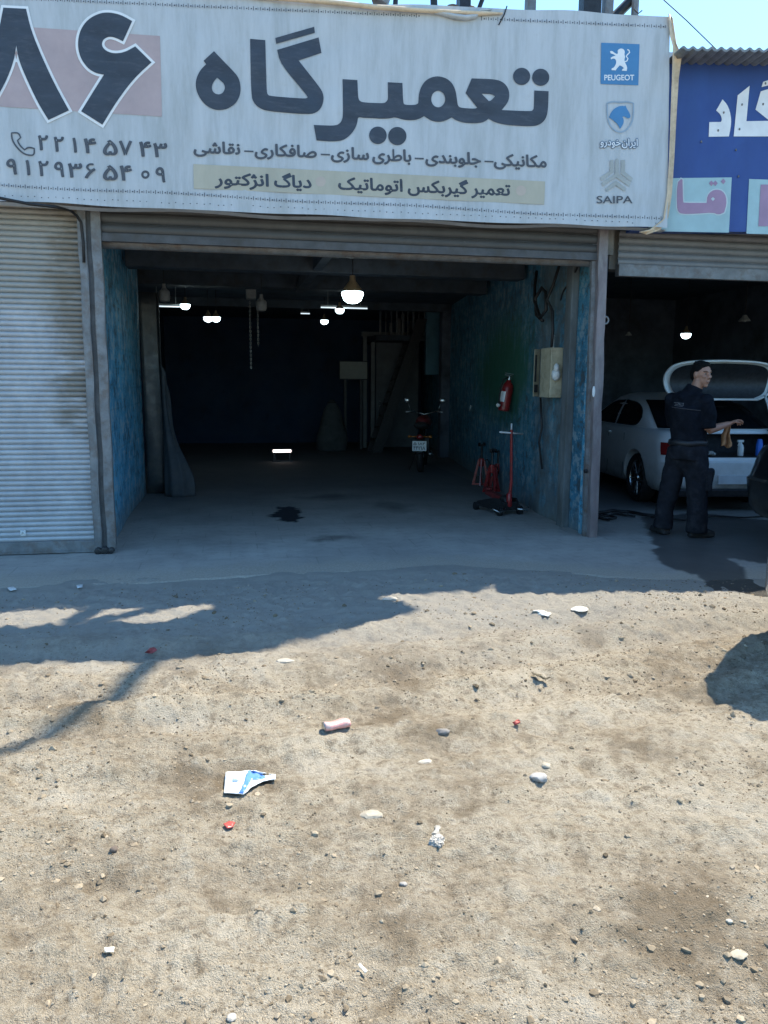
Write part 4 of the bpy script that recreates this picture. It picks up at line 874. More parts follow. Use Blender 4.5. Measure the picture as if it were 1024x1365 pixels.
# ------------------------------------------------------------------ back of the bay
BW = 18.2
def bkx(x, y, Y=BW): return at(x, y, Y)
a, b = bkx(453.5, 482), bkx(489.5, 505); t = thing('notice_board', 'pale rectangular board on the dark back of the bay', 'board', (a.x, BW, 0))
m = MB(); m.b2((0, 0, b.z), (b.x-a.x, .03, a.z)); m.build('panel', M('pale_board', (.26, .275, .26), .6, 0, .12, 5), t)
m = MB(); m.b2((-.02, .031, b.z-.02), (b.x-a.x+.02, .05, a.z+.02)); m.b2((.1, .05, 0), (.16, .1, b.z)); m.b2((b.x-a.x-.16, .05, 0), (b.x-a.x-.1, .1, b.z)); m.build('stand', IRON, t)
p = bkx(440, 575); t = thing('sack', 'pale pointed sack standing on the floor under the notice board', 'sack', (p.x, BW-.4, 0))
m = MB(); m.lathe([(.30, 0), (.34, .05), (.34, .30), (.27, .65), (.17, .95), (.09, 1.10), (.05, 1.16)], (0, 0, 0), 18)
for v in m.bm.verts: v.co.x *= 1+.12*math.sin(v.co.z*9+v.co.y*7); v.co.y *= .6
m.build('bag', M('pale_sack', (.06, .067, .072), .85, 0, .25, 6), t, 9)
m = MB(); m.tube([(.09*math.cos(q), .055*math.sin(q), 1.1) for q in np.linspace(0, 2*PI, 13)], .015, 6, False); m.build('tie', CABLE, t)
# mezzanine, stair, door
a, b = bkx(502, 448), bkx(566, 448); z0 = a.z; t = thing('mezzanine', 'small railed loft at the back of the bay above the pale door', 'mezzanine', (a.x, BW-.5, 0)); wdt = b.x-a.x
m = MB(); m.b2((-.1, 0, z0-.12), (wdt+.5, 2.0, z0)); m.build('deck', BEAMM, t)
m = MB(); m.tube([(-.05, .03, z0+.62), (wdt+.1, .03, z0+.62)], .022, 8); m.build('handrail', STEEL, t)
for k in range(10): m = MB(); m.tube([(k*wdt/9, .03, z0), (k*wdt/9, .03, z0+.62)], .014 if k % 3 else .024, 6); m.build('baluster', STEEL, t)
for k, (cc) in enumerate((.25, .42, .5, .8, .93)): m = MB(); m.b2((cc*wdt, .4, z0), (cc*wdt+.07, .5, z0+.3+.1*(k % 3)), .01); m.build('stored_tube', STEEL, t)
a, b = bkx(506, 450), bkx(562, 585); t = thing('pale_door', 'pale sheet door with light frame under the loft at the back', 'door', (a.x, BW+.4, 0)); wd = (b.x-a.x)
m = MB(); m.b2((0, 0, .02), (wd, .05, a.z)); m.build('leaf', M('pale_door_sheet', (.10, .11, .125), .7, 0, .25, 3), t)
for xx in (-.32, -.13): m = MB(); m.b2((xx, -.05, 0), (xx+.09, .04, a.z+.05)); m.build('frame_post', M('pale_frame', (.14, .15, .155), .6, 0, .2, 5), t)
m = MB(); m.b2((-.36, -.05, a.z+.05), (wd+.1, .04, a.z+.15)); m.build('lintel', M('pale_frame_top', (.13, .14, .145), .6, 0, .2, 5), t)
m = MB(); m.tube([(.08, -.03, 1.0), (.08, -.06, 1.0), (.08, -.06, 1.12), (.08, -.03, 1.12)], .01, 6); m.build('handle', CHROME, t)
A, B = bkx(563, 425, BW-.9), bkx(500, 590, BW-.9); t = thing('steel_stair', 'dark steel stair slanting in front of the pale door', 'stair', (B.x, BW-.9, 0))
for dy in (0, .6): m = MB(); m.prism([(-.08, dy, 0), (.16, dy, 0), (A.x-B.x+.12, dy, A.z), (A.x-B.x-.12, dy, A.z)], (0, .04, 0)); m.build('stringer', IRON, t)
for k in range(1, 11): f = k/11; m = MB(); m.b2((f*(A.x-B.x)-.1, .04, f*A.z), (f*(A.x-B.x)+.14, .6, f*A.z+.025)); m.build('tread', IRON, t)
m = MB(); m.box((.0, .0, .0), (.3, .15, 1.8), bev=.01); m.box((0, -.08, 0), (.02, .02, .2)); o = m.build('wall_cabinet', M('blue_cabinet', (.06, .16, .22), .5, 0, .25, 4), None); o.location = at(576, 445, 17.4); tag(o, 'narrow light blue cabinet hanging on the dark wall past the loft', 'cabinet')
# ------------------------------------------------------------------ motorcycle, seen from behind
p = gr(563, 628); p = Vector((3.25, 13.4, 0)); t = thing('motorcycle', 'dark parked motorcycle seen from behind with white number plate', 'motorcycle', p, -.30)
def wheel_parts(parent, c, R, wd, spokes=True):
    m = MB(); m.lathe([(R*.74, -wd*.4), (R*.86, -wd*.5), (R*.97, -wd*.35), (R, 0), (R*.97, wd*.35), (R*.86, wd*.5), (R*.74, wd*.4)], c, 32, 'X'); a = m.build('wheel', RUBBER, parent, .9)
    m = MB(); m.lathe([(R*.68, -wd*.32), (R*.76, -wd*.36), (R*.76, wd*.36), (R*.68, wd*.32)], c, 32, 'X'); m.lathe([(.03, -.06), (.045, -.05), (.045, .05), (.03, .06)], c, 14, 'X')
    for k in range(12): q = 2*PI*k/12; m.tube([(c[0]+.03*(-1)**k, c[1]+.04*math.cos(q), c[2]+.04*math.sin(q)), (c[0], c[1]+R*.72*math.cos(q+.2), c[2]+R*.72*math.sin(q+.2))], .004, 4)
    m.build('rim', CHROME, a, .7)
wheel_parts(t, (0, 0, .30), .30, .11); wheel_parts(t, (0, 1.28, .30), .30, .09)
m = MB(); m.tube([(0, .1, .62), (0, .5, .70), (0, .95, .86), (0, 1.05, .80), (0, .75, .35), (0, .45, .33), (0, .1, .62)], .022, 8); m.b2((-.13, .45, .28), (.13, .8, .58), .03); m.tube([(.08, 0, .3), (.09, .45, .38)], .02, 8); m.tube([(-.08, 0, .3), (-.09, .45, .38)], .02, 8); m.build('frame', IRON, t, .7)
m = MB(); m.ell((0, .78, .84), (.15, .27, .13), 16); m.build('tank', DKRED, t, 9)
m = MB(); m.ell((0, .25, .80), (.14, .36, .06), 16); m.ell((0, -.02, .82), (.13, .15, .06), 14); m.build('seat', RUBBER, t, 9)
m = MB(); m.tube([(0, .35, .62), (0, .05, .645), (0, -.22, .54), (0, -.34, .36)], [.05, .075, .075, .06], 10, True, .35); m.build('fender', IRON, t, 9)
m = MB(); m.ell((0, -.30, .64), (.06, .03, .04), 12); m.build('tail_lamp', RED, t, 9)
for s in (-1, 1): m = MB(); m.tube([(s*.05, -.22, .64), (s*.16, -.24, .64)], .012, 6); m.ell((s*.18, -.24, .64), (.03, .03, .025), 10); m.build('indicator', M('amber_lens', (.35, .12, .02), .3), t, 9)
m = MB(); m.tube([(0, 1.28, .30), (0, 1.08, .92)], .03, 8); m.tube([(-.34, .84, 1.02), (-.22, .95, 1.03), (0, 1.02, .97), (.22, .95, 1.03), (.34, .84, 1.02)], .014, 8); m.build('handlebar', CHROME, t, 9)
for s in (-1, 1): m = MB(); m.tube([(s*.25, .92, 1.03), (s*.31, .93, 1.2)], .007, 6); m.ell((s*.33, .92, 1.23), (.06, .015, .045), 12); m.build('mirror', CHROME, t, 9)
m = MB(); m.tube([(.14, .7, .32), (.17, .4, .25), (.18, .0, .30), (.18, -.3, .36)], [.02, .025, .042, .04], 10); m.build('exhaust', CHROME, t, 9)
m = MB(); m.tube([(-.12, .35, .25), (-.22, .3, .01)], .012, 6); m.build('side_stand', IRON, t)
m = MB(); m.box((0, -.375, .49), (.24, .008, .17), bev=.002); pl_ = m.build('number_plate', WHITEP, t)
m = MB()
for s, x0, x1, z0, z1 in (('۱۸۳', -.02, .10, .505, .555), ('۵', -.10, -.05, .505, .555), ('۴۴۲۱۸', -.10, .10, .425, .485)):
    V, F = text2d(s, .02); xs = [v[0] for v in V]; ys = [v[1] for v in V]; u0, u1, v0, v1 = min(xs), max(xs), min(ys), max(ys)
    lay(m, [(x0+(x-u0)/(u1-u0)*(x1-x0), z0+(y-v0)/(v1-v0)*(z1-z0)) for x, y in V], F, lambda x, y: (x, -.381, y))
o = m.build('plate_lettering', CABLE, pl_)
# ------------------------------------------------------------------ cars
def rrect(x, y0, y1, r, n=5, bow=.0):
    """half outline of a rounded plan, from rear centre round to front centre (x>=0)"""
    out = [(0, y0)]
    for k in range(n+1): q = -PI/2+PI/2*k/n; out.append((x-r+r*math.cos(q), y0+r+r*math.sin(q)))
    for f in (.25, .5, .75): out.append((x+bow*math.sin(PI*f), y0+r+(y1-y0-2*r)*f))
    for k in range(n+1): q = PI/2*k/n; out.append((x-r+r*math.cos(q), y1-r+r*math.sin(q)))
    out.append((0, y1)); return out
def loft_closed(mb, rings, mirror=True):
    rr = []
    for pts in rings:
        full = pts+[(-x, y, z) for x, y, z in pts[1:-1][::-1]]; rr.append([mb.bm.verts.new(q) for q in full])
    for a, b in zip(rr, rr[1:]):
        n = len(a)
        for k in range(n): mb._f([a[k], a[(k+1) % n], b[(k+1) % n], b[k]])
    mb._f(rr[0][::-1]); mb._f(rr[-1])
def sedan(label, paint, loc, rz, open_boot=False, tz=(.70, .15), rk=1.0, group='cars at the workshops', name='parked_car'):
    t = thing(name, label, 'car', loc, rz, group); L = 4.72
    # lower body: stacked plan outlines, tail and nose profile by height
    lev = [(.22, .22, 4.5, .80, .25), (.27, .09, 4.62, .86, .3), (.36, .035, 4.68, .895, .3), (.50, .015, 4.70, .912, .3), (.62, .0, 4.68, .918, .3), (.645, .03, 4.66, .912, .3), (.76, .055, 4.58, .915, .32), (.86, .07, 4.42, .905, .34), (.93, .085, 4.05, .885, .36), (.965, .10, 3.75, .86, .38), (.985, .16, 3.6, .82, .4), (.995, .3, 3.45, .74, .4)]
    mb = MB(); loft_closed(mb, [[(x, y, z) for x, y in rrect(hw, y0, y1, r*rk, 6, .012)] for z, y0, y1, hw, r in lev])
    body = mb.build('body', paint, t, 9)
    cut = MB()
    for wy in (1.02, 3.82):
        for s in (-1, 1): cut.lathe([(.375, .60*s), (.375, 1.1*s)], (0, wy, .335), 32, 'X')
    if open_boot: cut.b2((-.66, -.5, .68), (.66, .74, 1.4))
    cm = cut.build('tmp', paint, t); bo = body.modifiers.new('b', 'BOOLEAN'); bo.object = cm; bo.operation = 'DIFFERENCE'; bo.solver = 'EXACT'; apply_mods(body); bpy.data.objects.remove(cm)
    try: body.data.set_sharp_from_angle(angle=.6)
    except Exception: pass
    # greenhouse
    gh_ = [(.94, .50, 3.62, .83, .30), (1.0, .62, 3.46, .815, .32), (1.14, .90, 3.12, .77, .33), (1.28, 1.22, 2.84, .705, .34), (1.37, 1.52, 2.66, .645, .34), (1.42, 1.80, 2.50, .57, .32), (1.443, 2.1, 2.3, .40, .09)]
    def hw(z): return float(np.interp(z, [g[0] for g in gh_], [g[3] for g in gh_]))
    def ry(z): return float(np.interp(z, [g[0] for g in gh_], [g[1] for g in gh_]))
    def fy(z): return float(np.interp(z, [g[0] for g in gh_], [g[2] for g in gh_]))
    mb = MB(); loft_closed(mb, [[(x, y, z) for x, y in rrect(h, y0, y1, r, 6, .01)] for z, y0, y1, h, r in gh_]); ro = mb.build('cabin', paint, t, 9)
    # side glass
    for s in (-1, 1):
        for poly in ([(1.22, 1.03), (1.17, 1.12), (1.25, 1.22), (1.50, 1.305), (1.98, 1.335), (1.98, 1.0), (1.35, 1.0)], [(2.05, 1.0), (2.05, 1.335), (2.42, 1.31), (2.85, 1.10), (2.98, 1.0)]):
            q = smooth_poly(poly, 2, 60); m = MB(); V, F = fill2d([[(a, -b) for a, b in q]]); lay(m, [(a, -b) for a, b in V], F, lambda y, z: (s*(hw(z)+.012), y, z), .12)
            o = m.build('side_window', GLASSD, t, 9)
            m = MB(); m.tube([(s*(hw(z)+.012), y, z) for y, z in q]+[(s*(hw(q[0][1])+.012), q[0][0], q[0][1])], .007, 5, False); m.build('window_trim', IRON, o)
        m = MB(); m.box((s*.915, 2.05, .88), (.02, .17, .028), bev=.006); m.box((s*.925, 2.05, .885), (.022, .15, .018), bev=.005); m.build('door_handle', CHROME if not open_boot else paint, t)
        m = MB(); m.box((s*.915, 3.0, .88), (.02, .17, .028), bev=.006); m.build('door_handle', paint, t)
        for yy in (1.42, 2.02, 3.05): m = MB(); m.b2((s*.9195-.0015, yy, .30), (s*.9195+.0015, yy+.008, .90)); m.build('door_gap', IRON, t)
        m = MB(); m.ell((s*.98, 2.9, 1.0), (.10, .07, .065), 14); m.box((s*.90, 2.93, .97), (.1, .05, .03)); m.build('door_mirror', paint, t, 9)
        # lamps
        def tail(u, v):
            zz = tz[0]+tz[1]*v; q = [float(np.interp(zz, [l[0] for l in lev], [l[c] for l in lev])) for c in (1, 2, 3, 4)]
            o_ = rrect(q[2]+.007, q[0]-.007, q[1], q[3]*rk, 6, .012); f = 2.2+3.4*u if rk == 1.0 else 3.6+2.6*u; k = int(f); f -= k
            return (s*(o_[k][0]*(1-f)+o_[k+1][0]*f), o_[k][1]*(1-f)+o_[k+1][1]*f, zz)
        m = MB(); m.grid(tail, 10, 3); tl = m.build('tail_light', M('tail_lens', (.22, .012, .012), .15), t, 9)
        m = MB(); m.ell((s*.66, 4.56, .68), (.2, .1, .07), 14); m.build('headlight', CHROME, t, 9)
        for wy in (1.02, 3.82):
            m = MB(); R = .325; m.lathe([(R*.68, .06), (R*.90, .10), (R*.985, .075), (R, 0), (R*.985, -.075), (R*.90, -.10), (R*.68, -.06)], (s*.80, wy, R+.0), 40, 'X'); wh = m.build('wheel', RUBBER, t, .8)
            m = MB(); q0 = s*.80+s*.075; m.lathe([(R*.60, q0-s*.10), (R*.70, q0), (R*.74, q0-s*.01), (R*.70, q0-s*.13)], (0, wy, R), 40, 'X'); m.lathe([(.03, q0-s*.05), (.06, q0-s*.02), (.05, q0+s*.004), (.02, q0+s*.008)], (0, wy, R), 16, 'X')
            for k in range(10): q = 2*PI*k/10+(.13 if k % 2 else -.13); m.tube([(q0-s*.015, wy+.05*math.cos(q), R+.05*math.sin(q)), (q0-s*.01, wy+R*.66*math.cos(q), R+R*.66*math.sin(q))], [.014, .011], 6)
            m.build('rim', CHROME, wh, .7)
            m = MB(); m.lathe([(.05, s*.6), (.37, s*.6), (.37, s*.66), (.05, s*.66)], (0, wy, .34), 20, 'X'); m.build('wheel_well', IRON, t)
    def pane(zs, fn, xw, nm):
        m = MB(); z0, z1 = zs; m.grid(lambda u, v: ((2*u-1)*xw(z0+(z1-z0)*v), fn(z0+(z1-z0)*v), z0+(z1-z0)*v), 12, 8); return m.build(nm, GLASSD, t, 9)
    m = MB()
    def cabin_end(zz, side, u):
        pr = rrect(hw(zz)+.006, ry(zz)-.008, fy(zz)+.008, .32, 12, .01); pr = pr[:14] if side < 0 else pr[::-1][:14]
        f = abs(u)*9.5; k = min(int(f), 12); a, b = pr[k], pr[k+1]; f -= k; return ((a[0]*(1-f)+b[0]*f)*(1 if u > 0 else -1), a[1]*(1-f)+b[1]*f, zz)
    for side, nm in ((-1, 'rear_window'), (1, 'windscreen')):
        m = MB(); m.grid(lambda u, v: cabin_end(1.0+.345*v, side, (2*u-1)*.82), 24, 10); m.build(nm, GLASSD, t, 9)
    if open_boot: m = MB(); m.b2((-.26, -.005, .36), (.26, .02, .47), .004); m.build('number_plate', M('light_grey_plate', (.55, .57, .6), .5, 0, .1, 8), t)  # plain light grey plate
    if open_boot: m = MB(); m.b2((-.75, .03, .20), (.75, .35, .30), .02); m.build('rear_valance', IRON, t)
    if open_boot:
        m = MB(); x0, x1, y0, y1, z0, z1 = -.655, .655, .10, .735, .685, .99
        m.quad((x0, y0, z0), (x1, y0, z0), (x1, y1, z0), (x0, y1, z0)); m.quad((x0, y1, z0), (x1, y1, z0), (x1, y1, z1), (x0, y1, z1)); m.quad((x0, y0, z0), (x0, y1, z0), (x0, y1, z1), (x0, y0, z1)); m.quad((x1, y0, z0), (x1, y1, z0), (x1, y1, z1), (x1, y0, z1))
        m.build('boot_liner', IRON, t, recalc=False)
        m = MB(); hc = Vector((0, .62, 1.37)); ang = math.radians(80)
        oh = smooth_poly([(.50, 0), (.66, .10), (.72, .35), (.71, .60), (.62, .74), (.40, .80), (0, .815)], 2, 80); out = oh+[(-x, y) for x, y in oh[::-1][1:]]
        def lid(x, d, th): 
            dy, dz = -math.cos(ang), math.sin(ang); bw = .10*math.sin(PI*min(1, d/.82))
            return hc+Vector((x, dy*d*.60+(th+bw)*1.0, dz*d*.60))
        V, F = fill2d([out]); lay(m, V, F, lambda x, y: lid(x, y, .05), .15); ld = m.build('boot_lid', paint, t, 9)
        m = MB(); m.tube([lid(x, y, .02) for x, y in out]+[lid(out[0][0], out[0][1], .02)], [.019]*(len(out)+1), 8, True, .8); m.build('lid_rim', paint, ld, 9)
        inn = [(x*.90, .03+y*.90) for x, y in out]; m = MB(); V, F = fill2d([inn]); lay(m, V, F, lambda x, y: lid(x, y, .012), .15); m.build('lid_lining', IRON, ld, 9)
        for s in (-1, 1): m = MB(); m.tube([(s*.60, .35, .86), (s*.63, .50, 1.12), (s*.62, .58, 1.30), lid(s*.60, .10, .0)], .018, 8); m.build('lid_hinge', paint, t, 9)
    return t
def paint_mat(name, col, coat=.8):
    m, t, p = newmat(name); c = ramp(t, noise(t, 3, 5, .7), [(.3, tuple(q*.88 for q in col)), (.7, col)])
    lo = mul(t, mr(t, posz(t), .7, .25, 0., 1.), ramp(t, noise(t, 8, 5, .7), [(.3, .1), (.7, .7)])); c = mix(t, lo, c, (.17, .16, .145))
    t.links.new(c, p.inputs['Base Color']); p.inputs['Roughness'].default_value = .35; p.inputs['Coat Weight'].default_value = coat; p.inputs['Coat Roughness'].default_value = .08; return m
WHITECAR = paint_mat('white_car_paint', (.80, .81, .82)); BLACKCAR = paint_mat('black_car_paint', (.006, .006, .008)); SILVERCAR = paint_mat('grey_van_paint', (.3, .31, .32))
wc = sedan('white sedan with raised boot lid being worked on by the man', WHITECAR, (6.05, 8.52, .0), math.radians(-7), True)
bc = sedan('black car showing only its rounded tail beside the man', BLACKCAR, (5.02, 6.60, 0), math.radians(-101), tz=(.82, .05), rk=1.75)
# boxy van just outside the picture; its shadow lies on the dirt
vp = bk(935, 908, 1.0)
def vanpt(x, y, h): g = gr(x, y); return Vector((g.x+K.x*h, g.y+K.y*h, h))
VH = 1.62; outl2 = [vanpt(x, y, VH) for x, y in [(1010, 853), (985, 864), (958, 881), (941, 897), (934, 908), (935, 918), (943, 928), (958, 938), (975, 951), (1000, 962), (1016, 967), (1028, 975)]]
van = thing('parked_van', 'grey boxy van parked at the edge of the yard, casting the rounded shadow', 'van', (outl2[4].x+.9, outl2[4].y, 0), 0, 'cars at the workshops')
o_ = Vector((van.location.x, van.location.y, 0)); top = [p-o_ for p in outl2]; far = [Vector((4.6, top[-1].y-.8, VH)), Vector((4.6, top[0].y+.55, VH))]
top = [Vector((p.x, p.y, VH)) for p in top]+far
cen = sum(top, Vector())/len(top)
def ringv(z, k): return [Vector((cen.x+(p.x-cen.x)*k, cen.y+(p.y-cen.y)*k, z)) for p in top]
m = MB(); rg = [[m.bm.verts.new(p) for p in ringv(z, k)] for z, k in ((.28, .97), (.34, 1.0), (.9, 1.0), (1.5, 1.0), (VH, .985), (VH+.05, .93))]
for a, b in zip(rg, rg[1:]):
    for k in range(len(a)): m._f([a[k], a[(k+1) % len(a)], b[(k+1) % len(a)], b[k]])
m._f(rg[0][::-1]); m._f(rg[-1]); m.build('body', SILVERCAR, van, .7)
m = MB(); rg = [[m.bm.verts.new(p) for p in ringv(z, 1.004)[:12]] for z in (1.02, 1.45)]
for k in range(11): m._f([rg[0][k], rg[0][k+1], rg[1][k+1], rg[1][k]])
m.build('window_band', GLASSD, van)
ymin, ymax = min(p.y for p in top), max(p.y for p in top)
for wx_, wy_ in ((cen.x+.35, ymax-.5), (cen.x+.35, ymin+.32), (cen.x+.9, ymax-.22), (cen.x+.9, ymin+.32)):
    m = MB(); m.lathe([(.2, -.1), (.31, -.09), (.32, 0), (.31, .09), (.2, .1)], (wx_, wy_, .32), 28, 'Y'); m.build('wheel', RUBBER, van, .7)
# things in the open boot
BX = wc.location; 
def boot(x, y): p = on_plane(x, y, (0, 8.78, 0), Vector((0, 1, 0))); return p
p = at(987, 604, 8.72); bz = .69
t = thing('spray_bottle', 'white trigger spray bottle standing in the open boot', 'spray bottle', (p.x, p.y, bz))
m = MB(); m.lathe([(.034, 0), (.036, .01), (.036, .10), (.028, .13), (.012, .15), (.012, .165)], (0, 0, 0), 16); m.build('bottle', WPLAST, t, .8)
m = MB(); m.b2((-.05, -.012, .165), (.03, .012, .195), .004); m.prism([(-.03, -.008, .165), (-.045, -.008, .12), (-.035, -.008, .12), (-.018, -.008, .165)], (0, .016, 0)); m.build('trigger_head', WPLAST, t)
p = at(1011.5, 606, 8.72); t = thing('blue_spray_can', 'bright blue can standing in the open boot beside the spray bottle', 'can', (p.x, p.y, bz))
m = MB(); m.lathe([(.038, 0), (.040, .008), (.040, .14), (.034, .16)], (0, 0, 0), 18); m.build('can_body', CAN_BLUE, t, .8)
m = MB(); m.lathe([(.034, .16), (.034, .165), (.028, .20), (.018, .205)], (0, 0, 0), 16); m.build('cap', CAN_BLUE, t, .8)
p = at(945, 606, 8.70); m = MB()
for k in range(4): m.ell((p.x-.05+.035*k, p.y+.02*(k % 2), bz+.025+.008*(k % 3)), (.05, .05, .025), 10)
o = link_mesh('polishing_cloth', remesh(m, .008, 3), M('grey_cloth', (.32, .32, .30), .9, 0, .2, 20), None, 9); tag(o, 'crumpled pale cloth lying in the boot beside the man', 'cloth')
# hoses on the wet paving
rr = random.Random(5)
def hose(pts, r, label, wob=.03):
    m = MB(); P = []
    for i in range(len(pts)-1):
        for f in np.linspace(0, 1, 8, endpoint=False):
            a, b = gr(*pts[i]), gr(*pts[i+1]); q = a.lerp(b, f); P.append(q+Vector((rr.uniform(-1, 1)*wob*.3, rr.uniform(-1, 1)*wob, 0)))
    for q in P: q.z = r+.012
    P = [P[0]]+[(P[i-1]+P[i]*2+P[i+1])/4 for i in range(1, len(P)-1)]+[P[-1]]
    m.tube(P, r, 7); tag(m.build('ground_hose', CABLE, None, 9), label, 'hose', 'hoses on the paving')
hose([(792, 688), (815, 684), (840, 686), (862, 690), (885, 692)], .020, 'thick black hose lying on the paving beside the door post')
hose([(790, 692), (806, 689), (822, 692), (812, 696), (796, 693), (820, 688), (850, 692)], .013, 'tangled thinner black hose looped beside the door post', .06)
hose([(868, 692), (910, 696), (950, 690), (990, 692), (1040, 690)], .010, 'thin hose trailing past the feet of the man toward the black car')
#SECTION4
# ------------------------------------------------------------------ the man
fp = gr(905, 715); brg = PSI+math.atan((905-512)/FPX)
man = thing('person', 'man in dark short sleeved work shirt and cargo trousers holding a brown rag, looking sideways', 'person', (fp.x, fp.y, .008), -brg)
SKIN = M('skin', (.33, .165, .11), .5, 0, .12, 14); HAIR = M('black_hair', (.005, .0045, .0045), .85, 0, .3, 60, spec=.15)
SHIRT = M('dark_work_shirt', (.006, .0075, .012), .9, 0, .4, 14, (.015, .017, .023), .4, 6, spec=.12); TROUS = M('charcoal_work_trousers', (.015, .0165, .022), .9, 0, .35, 10, (.040, .040, .045), .35, 5, spec=.12)
HC = Vector((.112, .015, 1.652)); hf = Vector((.69, -.72, -.10)).normalized(); hs = Vector((0, 0, 1)).cross(hf).normalized(); hu = hf.cross(hs)
hm = Matrix((hs, hf, hu)).transposed()          # columns: side, forward, up
def HP(s, f, u): return HC+hs*s+hf*f+hu*u
mb = MB()
mb.ell(HP(0, -.012, .012), (.077, .098, .108), 24, hm); mb.ell(HP(0, .035, -.055), (.058, .060, .072), 20, hm); mb.ell(HP(0, .066, -.108), (.026, .026, .020), 14, hm)
mb.ell(HP(0, .070, .030), (.052, .022, .018), 14, hm)
mb.tube([HP(0, .082, .022), HP(0, .104, -.018), HP(0, .108, -.032)], [.009, .013, .014], 10); mb.ell(HP(.012, .097, -.034), (.009, .011, .008), 8, hm); mb.ell(HP(-.012, .097, -.034), (.009, .011, .008), 8, hm)
mb.ell(HP(0, .088, -.066), (.024, .011, .008), 12, hm); mb.ell(HP(0, .086, -.080), (.021, .012, .008), 12, hm)
for s in (-1, 1): mb.ell(HP(s*.036, .066, -.022), (.022, .024, .020), 12, hm); mb.ell(HP(s*.078, -.010, -.012), (.012, .022, .034), 12, hm)
mb.tube([(.015, .01, 1.36), (.05, .01, 1.47), (.10, .012, 1.60)], [.070, .060, .058], 16)
def limb(mb, pts, rs, n=14): mb.tube(pts, rs, n)
mb.ell((.0, .0, 1.30), (.165, .115, .20), 20, Matrix.Rotation(math.radians(-30), 3, 'Z')); mb.ell((.02, 0, 1.06), (.15, .11, .22), 20); mb.ell((.03, 0, .93), (.165, .125, .14), 20)
RS, RE, RW = Vector((.185, -.095, 1.395)), Vector((.205, -.085, 1.10)), Vector((.395, .045, 1.16))
LS, LE, LW = Vector((-.165, .10, 1.40)), Vector((-.12, .27, 1.12)), Vector((.19, .34, 1.12))
limb(mb, [RS, RS.lerp(RE, .5), RE], [.050, .047, .042]); limb(mb, [RE, RE.lerp(RW, .35), RW], [.043, .042, .028])
limb(mb, [LS, LS.lerp(LE, .5), LE], [.058, .050, .042]); limb(mb, [LE, LE.lerp(LW, .35), LW], [.043, .042, .028])
for hx, kx, ax in (((.115, -.03, .90), (.155, -.01, .50), (.165, -.02, .08)), ((-.075, .05, .90), (-.13, .07, .50), (-.16, .05, .08))):
    limb(mb, [hx, kx, ax], [.085, .058, .042])
def hand(mb, wr, d, pn, side):
    d = Vector(d).normalized(); pn = Vector(pn).normalized(); sd = d.cross(pn).normalized()*side; pn = sd.cross(d).normalized()*side
    c = wr+d*.045; rot = Matrix((d, sd, pn)).transposed(); mb.ell(c, (.052, .042, .017), 14, rot); mb.tube([wr-d*.02, wr+d*.03], [.028, .03], 10, True, .7)
    for k, (o, ln, cu) in enumerate(((-.030, .062, .5), (-.010, .074, .62), (.011, .070, .75), (.030, .056, .9))):
        b = wr+d*.086+sd*o*-1; q1 = b+(d*math.cos(cu)-pn*math.sin(cu))*ln*.5; q2 = q1+(d*math.cos(cu*2.1)-pn*math.sin(cu*2.1))*ln*.32; q3 = q2+(d*math.cos(cu*2.9)-pn*math.sin(cu*2.9))*ln*.25
        mb.tube([b-d*.02, b, q1, q2, q3], [.0095, .0095, .0088, .008, .0065], 8)
    b = wr+d*.025+sd*.036; mb.tube([b-sd*.02, b+sd*.014+d*.022-pn*.012, b+sd*.012+d*.048-pn*.028, b+sd*.004+d*.066-pn*.038], [.013, .0115, .0095, .0075], 8)
hand(mb, RW, (.80, .45, .35), (-.3, .2, .9), 1); hand(mb, LW, (.85, -.35, .05), (-.2, .3, .9), -1)
bod = link_mesh('body', remesh(mb, .0065, 3), SKIN, man, 9)
mb = MB()   # hair
mb.ell(HP(0, -.026, .038), (.083, .097, .094), 24, hm); mb.ell(HP(0, -.060, .0), (.080, .066, .092), 20, hm); mb.ell(HP(0, .034, .097), (.054, .038, .024), 16, hm)
for k in range(26):
    a = k*2.4; f = .035+.11*math.sin(k*1.7)*.5; mb.ell(HP(.062*math.cos(a), -.02+.075*math.sin(a), .095+.02*math.sin(k*3.1)-.012*(abs(math.cos(a)))), (.016, .018, .015), 8, hm)
o = link_mesh('hair', remesh(mb, .008, 2), HAIR, man, 9)
for s in (-1, 1):
    m = MB(); m.tube([HP(s*.016, .089, .026), HP(s*.034, .083, .032), HP(s*.055, .066, .026)], [.004, .0055, .003], 6, True, .7); m.build('eyebrow', HAIR, man, 9)
    m = MB(); m.ell(HP(s*.033, .077, .005), (.014, .008, .0045), 12, hm); e = m.build('eye', M('eye_white', (.3, .28, .27), .4), man, 9); m = MB(); m.ell(HP(s*.034, .085, .005), (.006, .004, .006), 10, hm); m.build('iris', HAIR, e, 9)
m = MB(); m.tube([HP(-.022, .093, -.071), HP(0, .099, -.0725), HP(.022, .093, -.071)], [.002, .003, .002], 6); m.build('mouth', M('lips', (.17, .07, .06), .5), man, 9)
def wrinkle(me, amp, sc_):
    co = np.empty(len(me.vertices)*3); me.vertices.foreach_get('co', co); co = co.reshape(-1, 3); no = np.empty(len(me.vertices)*3); me.vertices.foreach_get('normal', no); no = no.reshape(-1, 3)
    d = fbm(co[:, 2]*sc_+co[:, 0]*sc_*.7, co[:, 0]*sc_*.8-co[:, 1]*sc_+co[:, 2]*2, 3); co += no*(amp*d+.005)[:, None]; me.vertices.foreach_set('co', co.reshape(-1)); me.update()
mb = MB()   # shirt
R30 = Matrix.Rotation(math.radians(-30), 3, 'Z')
mb.ell((.005, .0, 1.30), (.205, .135, .175), 24, R30); mb.ell((.005, 0, 1.40), (.19, .10, .085), 20, R30)
